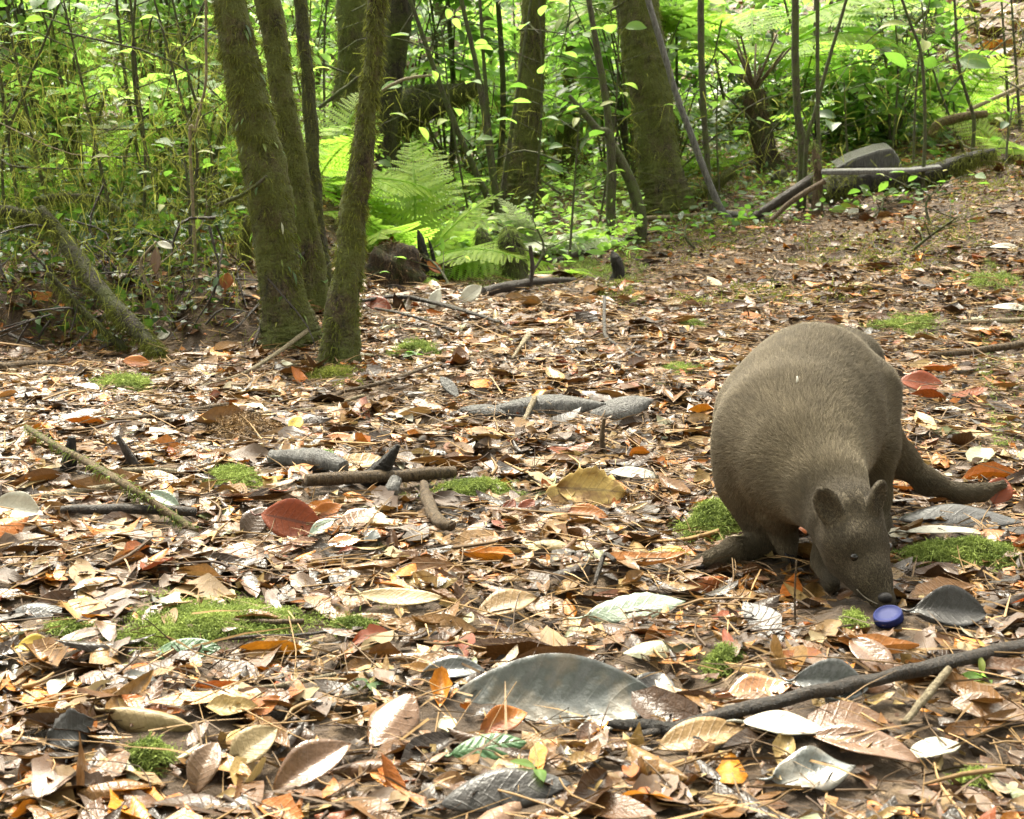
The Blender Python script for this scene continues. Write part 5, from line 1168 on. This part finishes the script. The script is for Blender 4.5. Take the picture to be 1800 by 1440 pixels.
def stump(px, pyb, pyt, w, Y, label, mat, seed, tuft=0, name='stump'):
    b = P(px, pyb, Y); gz = float(H(b[0], b[1])); t_ = P(px, pyt, Y); m_ = mpp(b); r = .5 * w * m_; hgt = max(t_[2] - gz, .05)
    sp = smooth_path([[0, 0, -.04, r * 1.35], [.004, 0, hgt * .4, r], [-.006, 0, hgt * .75, r * .9], [-.014, .004, hgt * .93, r * .55], [-.02, .004, hgt * 1.04, r * .16]], 22)
    V, Q, T, u, v, nn = tube(sp, 14, .14, .1, seed=seed); root = empty(name, (b[0], b[1], gz), label, 'stump'); link('wood', Acc().add(V, Q, T, u, v).mesh('wood'), M[mat], root)
    if tuft:
        V, Q, v, r_ = moss_on(sp[3:], tuft, (.008, .025), (.0015, .003), .8, seed=seed); stuff(link('moss', Acc().add(V, Q, v=v, r=r_).mesh('moss', False), M['mossbright'], root))
    return root
stump(745, 480, 408, 17, 4.85, 'black broken stump standing upright right of the root mound', 'black_wood', 1)
stump(762, 470, 420, 7, 4.9, 'thin black splintered stump beside the broken one', 'black_wood', 2)
stump(900, 460, 402, 42, 4.9, 'small stump capped with bright moss left of the dark standing twig', 'trunk_dark', 3, 1500)
stump(852, 450, 405, 34, 5.2, 'small mossy stump behind the bright-capped one, by the cane clump', 'trunk_dark', 4, 500)
stump(1085, 462, 444, 22, 4.9, 'low black stump on the rise in front of the bent sapling', 'black_wood', 5)
stump(1436, 326, 252, 17, 5.55, 'broken reddish stump at the left end of the grey log', 'stick', 6, 250)
stump(1365, 350, 318, 36, 6.4, 'low round stump at the foot of the tree fern', 'trunk_dark', 7, 150)

# fallen log with its sheath on the right slope
def px_log(name, pts, Y, mat, label, cat='log', seed=1, moss=0, rough=.05, lump=.06):
    path = px_path(pts, Y); c = path[:, :3].mean(0); sp = smooth_path(path - np.append(c, 0), 40); root = empty(name, c, label, cat)
    V, Q, T, u, v, nn = tube(sp, 14, rough, lump, seed=seed); link('wood', Acc().add(V, Q, T, u, v).mesh('wood'), M[mat], root)
    if moss:
        V, Q, v, r = moss_on(sp, moss, (.01, .04), seed=seed); stuff(link('moss', Acc().add(V, Q, v=v, r=r).mesh('moss', False), M['moss'], root))
    return root
px_log('fallen_log', [(1425, 345, 50), (1480, 332, 58), (1560, 320, 50), (1640, 304, 36), (1700, 284, 26), (1750, 268, 12)], 5.75, 'black_wood', 'dark fallen log on the right slope under the wet grey plank', seed=61, moss=9000, rough=.16, lump=.20)
def prism(name, pts, depth, mat, label, cat, bev=.004):
    """outline in world points (front face), pushed back by depth"""
    F0 = np.array(pts); n = len(F0); c = F0.mean(0); B0 = F0 + np.array(depth); V = np.vstack([F0, B0]) - c
    bm = bpy.data.meshes.new(name); bm.from_pydata([tuple(v) for v in V], [], [list(range(n))[::-1], [n + i for i in range(n)]] + [[i, (i + 1) % n, n + (i + 1) % n, n + i] for i in range(n)]); bm.update()
    for a in 'uvr':
        at_ = bm.attributes.new(a, 'FLOAT', 'POINT')
    o = link(name, bm, M[mat], None, Vector(c)); tag(o, label, cat); md = o.modifiers.new('bevel', 'BEVEL'); md.width = bev; md.segments = 2; return o
prism('wood_plank', [P(x, y, 5.45) for x, y in ((1444, 308), (1444, 300), (1500, 299), (1600, 298), (1655, 292), (1658, 296), (1610, 304), (1520, 307))], (0.02, .10, .004), 'grey_wood', 'wet grey plank-like sheath with a bright top lying on the dark fallen log', 'plank', .006)
prism('log_block', [P(x, y, 5.75) for x, y in ((1468, 296), (1500, 278), (1545, 263), (1569, 260), (1580, 276), (1588, 300))], (.03, .22, .02), 'wet_wood', 'pale wedge-shaped block of cut log behind the wet grey plank', 'log', .012)
px_log('dead_branch', [(1326, 380, 14), (1360, 360, 18), (1400, 335, 22), (1436, 312, 24)], 5.6, 'stick_dark', 'dark root running up to the broken stump from the left', 'root', 62)
px_log('dead_branch', [(1355, 388, 8), (1395, 352, 10), (1450, 318, 10)], 5.45, 'stick', 'brown bare stick leaning against the broken stump', 'branch', 63)
px_log('mossy_branch', [(1636, 240, 14), (1650, 218, 16), (1690, 206, 16), (1735, 200, 12)], 6.3, 'stick_moss', 'orange-brown mossy bough arching on the upper right slope', 'branch', 64, 500)
px_log('fallen_log', [(1540, 62, 12), (1620, 57, 14), (1720, 42, 14)], 9.0, 'stick_pale', 'pale fallen trunk high on the hillside at the top right', 'log', 65)
px_log('dead_branch', [(1700, 195, 7), (1750, 172, 7), (1820, 140, 7)], 6.4, 'stick_pale', 'pale dead branch on the bare slope at the right edge', 'branch', 66)
px_log('fallen_log', [(1180, 360, 14), (1240, 335, 20), (1290, 300, 18)], 6.3, 'trunk', 'mossy small log between the thickest trunk and the tree fern', 'log', 67, 1200)

# ------------------------------------------------------------------ moss
def moss_patch(cx, cy, rx, ry, n, label, L=(.005, .014), w=(.0010, .0020), rot=0.0, seed=1, mat='mossbright', hump=.012):
    g = np.random.default_rng(seed); c0 = G(cx, cy); n = int(n * 1.9); L = (L[0] * .55, L[1] * .60); hump = hump * .8
    a = g.uniform(0, 6.283, n); q = np.sqrt(g.uniform(0, 1, n)); edge = 1 + .22 * np.sin(a * 3 + seed) + .15 * np.sin(a * 7 + 2 * seed); q = q * edge * g.lognormal(0, .16, n) * np.where(g.uniform(0, 1, n) < .12, g.uniform(1, 1.6, n), 1)
    X, Y_ = q * np.cos(a) * rx, q * np.sin(a) * ry; cr, sr = math.cos(R(rot)), math.sin(R(rot)); px, py = cx + X * cr - Y_ * sr, cy + X * sr + Y_ * cr
    # ground point of each sprig, found on the local plane
    dx = (px - 900) / FPX; dy = (720 - py) / FPX; dz = -SP + CP * dy; yy = CP + SP * dy
    x, y = None, None; z = np.full(n, c0[2])
    for it in range(6):
        t = (z - CAM_H) / dz; x, y = dx * t, yy * t; z = H(x, y)
    MOSSXY.append((x, y))
    # a cushion below
    nh = hump * np.clip(1.15 - q ** 2, 0, 1) * (.7 + .3 * np.sin(x * 90 + seed) * np.sin(y * 70))
    p = np.stack([x, y, z + nh], -1); p = p + g.normal(0, .002, p.shape)
    d = g.normal(0, .75, (n, 3)) + [0, -.15, .6]; d /= np.linalg.norm(d, axis=1)[:, None]
    V, Q, v = blades(p - c0 + [0, 0, .003], d, g.uniform(*L, n) * g.lognormal(0, .3, n), g.uniform(*w, n) * .8, .9, g)
    o = link('moss_patch', Acc().add(V, Q, v=v, r=rnd_attr(np.clip(g.beta(2, 2, n) + .25 * np.sin(x * 60) * np.sin(y * 50), 0, 1), 6)).mesh('moss_patch', False), M[mat], None, Vector(c0)); return tag(o, label, 'moss')
moss_patch(365, 1096, 140, 36, 15000, 'biggest bright green moss patch, at the left of the foreground', seed=1, rot=-3)
moss_patch(620, 1107, 32, 10, 1800, 'small bright moss patch right of the biggest one', seed=2)
moss_patch(120, 1112, 32, 12, 1500, 'little moss tuft left of the biggest moss patch', seed=3)
moss_patch(1258, 920, 52, 26, 5000, 'bushy green moss behind the foot of the wallaby', seed=4, L=(.010, .024), hump=.03, rot=-20)
moss_patch(1690, 982, 105, 20, 5000, 'yellow-green moss strip below the tail at the right edge', seed=5, L=(.010, .022), hump=.025)
moss_patch(835, 868, 68, 15, 3500, 'dark green moss around the right end of the brown stick', seed=6, L=(.010, .022), hump=.02)
moss_patch(412, 846, 46, 16, 2600, 'green moss tuft left of the grey rotten log piece', seed=7, L=(.010, .022), hump=.02)
moss_patch(1270, 1170, 30, 14, 1500, 'small dark moss clump above the wet orange-brown leaf', seed=8, L=(.008, .018), rot=-30, hump=.02)
moss_patch(265, 1338, 34, 20, 1400, 'feathery green moss tuft near the lower left corner', seed=9, L=(.006, .016), hump=.015)
moss_patch(220, 680, 46, 12, 2200, 'moss clump in front of the left bank', seed=10, L=(.014, .035), w=(.0015, .003), hump=.02)
moss_patch(1050, 472, 80, 12, 2500, 'long dark moss patch on the rise in the middle distance', seed=11, L=(.014, .03), w=(.002, .004))
moss_patch(1590, 575, 52, 20, 2500, 'moss patch on the slope right of the wallaby back', seed=12, L=(.012, .03), w=(.0015, .003))
moss_patch(735, 618, 44, 14, 1800, 'dark green moss and herbs right of the slanting trunk foot', seed=13, L=(.012, .03), w=(.0015, .003))
moss_patch(1215, 575, 20, 7, 700, 'tiny moss tuft in the middle of the clearing', seed=14, L=(.012, .025), w=(.0015, .003))
moss_patch(1190, 652, 34, 9, 900, 'small bright moss tuft left of the wallaby back', seed=15, L=(.01, .022), w=(.0015, .003))
moss_patch(1745, 490, 62, 22, 2500, 'dark moss on the slope at the right edge', seed=16, L=(.014, .035), w=(.0018, .0035))
moss_patch(590, 662, 44, 14, 1600, 'moss around the foot of the slanting trunk', seed=17, L=(.012, .03), w=(.0015, .003), mat='moss')
moss_patch(1085, 418, 60, 12, 1600, 'moss in front of the thickest trunk', seed=18, L=(.015, .035), w=(.002, .004))
moss_patch(880, 490, 60, 16, 2000, 'pale green moss at the edge of the clearing below the small mossy stump', seed=19, L=(.014, .035), w=(.002, .004))
moss_patch(1500, 1100, 18, 14, 500, 'tiny moss sprig below the nose of the wallaby', seed=20, L=(.008, .018))
moss_patch(425, 760, 60, 22, 1800, 'dark brown dead moss cushion in the litter left of centre', seed=21, L=(.012, .03), w=(.0012, .0022), mat='fibre', hump=.03)
moss_patch(1720, 1380, 40, 14, 500, 'thin dark moss near the bottom right corner', seed=22)

def seedling(px, py, h, nl, L, label, mat='lime', seed=1):
    g = np.random.default_rng(seed); c = G(px, py); root = empty('seedling', c, label, 'seedling')
    V, Q, T, u, v, nn = tube(smooth_path([[0, 0, 0, .0014], [.002, 0, h * .5, .0012], [0, 0, h, .0009]], 6), 5); link('stem', Acc().add(V, Q, T, u, v).mesh('stem'), M['stem'], root)
    for k in range(nl): put_leaf(root, mat, k % 4, (0, 0, h * (1 - .12 * (k // 2))), 2.4 * k + g.uniform(-.3, .3) + 1.2, g.normal(.1, .2), g.normal(0, .3), L * g.uniform(.8, 1.2))
seedling(942, 1392, .020, 2, .020, 'two-leaved green seedling at the bottom edge in front of the black leaf', 'lime', 1)
seedling(648, 1222, .012, 5, .020, 'tiny green plant left of the large grey leaf', 'green', 2)
seedling(1725, 1205, .012, 4, .022, 'small green sprig by the right end of the long dark stick', 'lime', 3)
seedling(580, 812, .02, 4, .02, 'tiny seedling behind the biggest red-brown leaf', 'green', 4)
seedling(730, 640, .03, 6, .03, 'small fern-like seedling in the moss right of the slanting trunk', 'green', 5)

# blue bottle cap, tipped towards the camera
m, nt, b, out = new_mat('blue_plastic'); b.inputs['Base Color'].default_value = (.011, .017, .085, 1); b.inputs['Roughness'].default_value = .6; b.inputs['Specular IOR Level'].default_value = .15
nn_ = noise(nt, 220, 3, coords(nt)); bump(nt, nn_, b, .15, .001)
cpos = G(1562, 1102); Rc = .0164 ; Hc = .0092
cap = empty('bottle_cap', cpos + np.array([0, .004, .010]), 'blue plastic bottle cap lying tilted under the nose of the wallaby', 'bottle cap'); cap.rotation_euler = (R(9), R(-20), R(10))
def lathe(prof, n=72, knurl=None):
    prof = np.array(prof); th = np.linspace(0, 2 * np.pi, n, endpoint=False); k = np.ones((len(prof), n))
    if knurl is not None: k = 1 + np.outer(np.array(knurl), np.where(np.arange(n) % 2, 1, -1) * .018)
    V = np.stack([prof[:, :1] * np.cos(th) * k, prof[:, :1] * np.sin(th) * k, prof[:, 1:] + 0 * th], -1).reshape(-1, 3); m_ = len(prof)
    i, j = np.meshgrid(np.arange(m_ - 1), np.arange(n), indexing='ij'); return V, np.stack([i * n + j, i * n + (j + 1) % n, (i + 1) * n + (j + 1) % n, (i + 1) * n + j], -1).reshape(-1, 4)
V, Q = lathe([(Rc * .90, -Hc * .5), (Rc, -Hc * .5), (Rc, -Hc * .2), (Rc, Hc * .32), (Rc * .97, Hc * .47), (Rc * .92, Hc * .5)], knurl=[0, 1, 1, 1, .3, 0]); link('skirt', Acc().add(V, Q).mesh('skirt'), m, cap)
V, Q = lathe([(Rc * .92, Hc * .5), (Rc * .86, Hc * .47), (Rc * .80, Hc * .36), (Rc * .4, Hc * .36), (.0001, Hc * .36)]); link('top_disc', Acc().add(V, Q).mesh('top_disc'), m, cap)
# the other near leaves, scattered as in the photo: copies of a few shapes in each colour
kinds = [('brown', 'brown', 84), ('tan', 'tan', 52), ('pale', 'pale straw-coloured', 24), ('darkbrown', 'dark brown', 54), ('wetbrown', 'shiny wet brown', 28), ('orange', 'orange', 18), ('redbrown', 'red-brown', 14), ('white', 'whitish', 10), ('grey', 'silver-grey', 10)]
shapes = [(.42, .3, .1, .1, 'flat'), (.34, .65, .25, .2, 'curled'), (.55, .4, .15, .25, 'broad'), (.26, .3, .1, .05, 'narrow')]
proto = {}
g = np.random.default_rng(21); tot = 0
for kd, word, cnt in kinds:
    for q in range(cnt):
        for tries in range(30):
            px, py = g.uniform(-40, 1840), 700 + 740 * g.uniform(0, 1) ** .8; c = G(px, py)
            if all((c[0] - x) ** 2 + (c[1] - y) ** 2 > (1.0 * r + .032) ** 2 for x, y, r in HERO_POS) and not any((c[0] - x) ** 2 + (c[1] - y) ** 2 < (max(a_, .01) + .025) ** 2 for x, y, a_, b_, w_ in STICKXY) and not (1110 < px < 1640 and 850 < py < 1125): break
        sh = int(g.integers(0, 4)); key = (kd, sh)
        L = float(np.clip(g.lognormal(math.log(.049), .32), .028, .09))
        if kd in ('orange', 'redbrown', 'grey'): L *= .72
        if key not in proto:
            a, be, fo_, cu, wd = shapes[sh]
            V, Q, u, v = leaves(1, 1.0, a, 5, 10, bend=be, fold=fo_, cup=cu, wav=.10, jag=.09, shape=(1, .9, 1.1, 1.0)[sh], seed=sh * 7 + len(kd))
            me = Acc().add(V, Q, u=u, v=v, r=g.uniform(.3, .7)).mesh('fallen_leaf'); me.materials.append(LM[kd]); proto[key] = link('fallen_leaf', me)
            o = proto[key]
        else: o = proto[key].copy(); COL.objects.link(o)
        wd = shapes[sh][4]
        o.location = (c[0], c[1], c[2] + .009 + L * .045); o.scale = (L,) * 3
        o.rotation_euler = Matrix(rots(g.uniform(0, 6.28), float(np.clip(g.normal(.14, .16), -.12, .42)), float(np.clip(g.normal(0, .2), -.4, .4))).tolist()).to_euler()
        tag(o, f'{wd} {word} fallen leaf lying loose in the leaf litter', 'leaf', f'{wd} {word} leaves of the litter')

# ------------------------------------------------------------------ the litter itself (nobody could count it), kept off the things laid out above
EXG = np.zeros((900, 1000), bool)                      # 1 cm cells, x from -4.5, y from 0
def ex_pts(x, y): 
    i = np.round((np.asarray(x) + 4.5) * 100).astype(int); j = np.round(np.asarray(y) * 100).astype(int); k = (i >= 0) & (i < 900) & (j >= 0) & (j < 1000); EXG[i[k], j[k]] = True
def ex_ell(x, y, a, b, yaw):
    gxx, gyy = np.meshgrid(np.arange(-a, a + .005, .008), np.arange(-b, b + .005, .008)); k = (gxx / a) ** 2 + (gyy / b) ** 2 <= 1; gxx, gyy = gxx[k], gyy[k]
    ex_pts(x + gxx * math.cos(yaw) - gyy * math.sin(yaw), y + gxx * math.sin(yaw) + gyy * math.cos(yaw))
for x, y, a, b, yaw in EXCL + STICKXY: ex_ell(x, y, a, b, yaw)
for x, y in MOSSXY:
    k = rng.uniform(0, 1, len(x)) < .35; ex_pts(x[k], y[k])
lowv = Vb[Vb[:, 2] < .05]; ex_pts(lowv[:, 0], lowv[:, 1])
ex_ell(cpos[0], cpos[1] - .03, .035, .055, 0); q_ = P(1520, 1075, 1.50); ex_ell(q_[0] - .01, 1.50, .07, .05, 0); q_ = G(1270, 985); ex_ell(q_[0], q_[1] - .02, .06, .03, .1)
MUZ = P(1545, 1075, 1.51)
def muzzle(x, y): return (((x - MUZ[0] + .008) / .062) ** 2 + ((y - 1.505) / .048) ** 2) < 1
def taken(x, y):
    i = np.clip(np.round((x + 4.5) * 100).astype(int), 0, 899); j = np.clip(np.round(y * 100).astype(int), 0, 999); return EXG[i, j] & (np.abs(x) < 4.5) & (y < 9.9)
def in_bank(x, y): return (x < -0.60) & (y > 3.36)
def scatter(n, y0, y1, fx=0.52):
    """about even cover of the wedge that the photo looks over"""
    y = np.sqrt(U(y0 * y0, y1 * y1, n)); x = U(-fx, fx, n) * y
    return x, y
def litter_color(n):
    r = rng.choice([0, 1, 2, 3], n, p=[0.68, 0.12, 0.18, 0.02])
    return np.where(r == 0, U(0.04, 0.62, n), np.where(r == 1, U(0.52, 0.78, n), np.where(r == 2, U(0.78, 0.94, n), U(0.93, 0.99, n))))
acc = Acc()
for y0, y1, n, nu, nv, s in ((0.85, 2.4, 6500, 5, 7, 1.0), (2.4, 4.6, 15000, 3, 6, 1.0), (4.6, 10.5, 15000, 3, 5, 1.15)):
    x, y = scatter(n, y0, y1)
    green_zone = (y > 5.0) & (x < 0.55 + 0.16 * (y - 5))
    keep = ~muzzle(x, y) & ~(in_bank(x, y) & (U(0, 1, n) < .55)) & ~(green_zone & (U(0, 1, n) < 0.75)) & ~((y > 7) & (U(0, 1, n) < 0.25)) & ~(taken(x, y) & (U(0, 1, n) < .93)); x, y = x[keep], y[keep]; n = len(x)
    L = np.clip(rng.lognormal(math.log(0.038), 0.50, n), 0.015, 0.12) * s; W = L * U(0.20, 0.50, n)
    yaw = U(0, 6.283, n) if y0 > 3 else U(0, 6.283, n)
    tilt = rng.normal(0.03, 0.13, n) * np.where(U(0, 1, n) < .15, 2.6, 1); roll = rng.normal(0, 0.17, n) * np.where(U(0, 1, n) < .15, 2.5, 1) + (U(0, 1, n) < 0.25) * math.pi
    V, Q, u, v = leaves(n, L, W, nu, nv, bend=rng.normal(0.0, 0.7, n), fold=rng.normal(0.05, 0.25, n), cup=rng.normal(0.0, 0.35, n) * np.where(U(0, 1, n) < .12, 3, 1), asym=np.where(U(0, 1, n) < .25, U(.15, .9, n), 1.0),
                        wav=np.abs(rng.normal(0, 0.07, n)), shape=U(0.8, 1.25, n), jag=0.10, seed=int(y0 * 10))
    pos = np.stack([x, y, H(x, y) + 0.003 + U(0, 0.007, n) + L * 0.03], -1)
    acc.add(place(V, rots(yaw, tilt, roll), pos), Q, u=u, v=v, r=rnd_attr(litter_color(n), nu * nv))
stuff(link('leaf_litter', acc.mesh('leaf_litter'), M['litter']))['label'] = 'carpet of small brown and tan fallen leaves over the forest floor'
# crumbs: little broken pieces between the leaves
acc = Acc()
n = 42000; x, y = scatter(n, 0.85, 6.5); k = ~(muzzle(x, y) & (U(0, 1, n) < .8)) & ~(taken(x, y) & (U(0, 1, n) < .55)); x, y = x[k], y[k]; n = len(x)
L = U(0.008, 0.028, n); V, Q, u, v = leaves(n, L, L * U(0.3, 0.9, n), 3, 3, fold=rng.normal(0, 0.4, n), jag=0.25, bend=rng.normal(0, 0.8, n), seed=4)
acc.add(place(V, rots(U(0, 6.28, n), rng.normal(0, 0.4, n), rng.normal(0, 0.4, n)), np.stack([x, y, H(x, y) + U(0.002, 0.012, n)], -1)), Q, u=u, v=v, r=rnd_attr(litter_color(n) * 0.9, 9))
stuff(link('leaf_crumbs', acc.mesh('leaf_crumbs'), M['litter']))['label'] = 'broken bits of dead leaf between the fallen leaves'

# needles, petioles and rootlets lying about
acc = Acc()
n = 85000; x, y = scatter(n, 0.85, 7.5); k = ~(muzzle(x, y) & (U(0, 1, n) < .8)) & ~(taken(x, y) & (U(0, 1, n) < .5)); x, y = x[k], y[k]; n = len(x)
a = U(0, 6.28, n); d = np.stack([np.cos(a), np.sin(a), rng.normal(0.05, 0.16, n)], -1); d /= np.linalg.norm(d, axis=1)[:, None]
V, Q, v = blades(np.stack([x, y, H(x, y) + U(0.004, 0.016, n)], -1), d, np.clip(rng.lognormal(math.log(0.045), 0.5, n), 0.015, 0.16), U(0.0008, 0.0028, n), 0.2)
acc.add(V, Q, v=v, r=rnd_attr(U(0, 1, n) ** 1.4, 6))
stuff(link('twig_litter', acc.mesh('twig_litter'), M['fibre']))['label'] = 'thin rootlets and leaf stalks strewn through the leaf litter'

# straw, stalks and thin twigs lying on top of the near leaves
acc = Acc(); n = 9000; x, y = scatter(n, 0.85, 5.0); k = ~in_bank(x, y) & ~taken(x, y) & ~muzzle(x, y); x, y = x[k], y[k]; g = np.random.default_rng(31)
for q in range(len(x)):
    a = g.uniform(0, 6.28); L = float(np.clip(g.lognormal(math.log(.055), .55), .02, .22)); w = g.uniform(.0005, .0013) * (1 + 2.0 * (g.uniform() < .08)); d = np.array([math.cos(a), math.sin(a), g.normal(.06, .12)]); b_ = g.normal(0, .10 * L, 3) * [1, 1, .4]
    c = np.array([x[q], y[q], float(H(x[q], y[q])) + g.uniform(.008, .022)])
    V, Q, T, u, v, nn = tube(smooth_path([[*(c - d * L * .5), w], [*(c + b_), w * .9], [*(c + d * L * .5), w * .5]], 5), 3, cap=False); acc.add(V, Q, u=u, v=v, r=g.uniform(0, 1) ** 1.5)
stuff(link('straw_litter', acc.mesh('straw_litter'), M['fibre']))['label'] = 'pale straw and thin stalks lying on top of the fallen leaves'
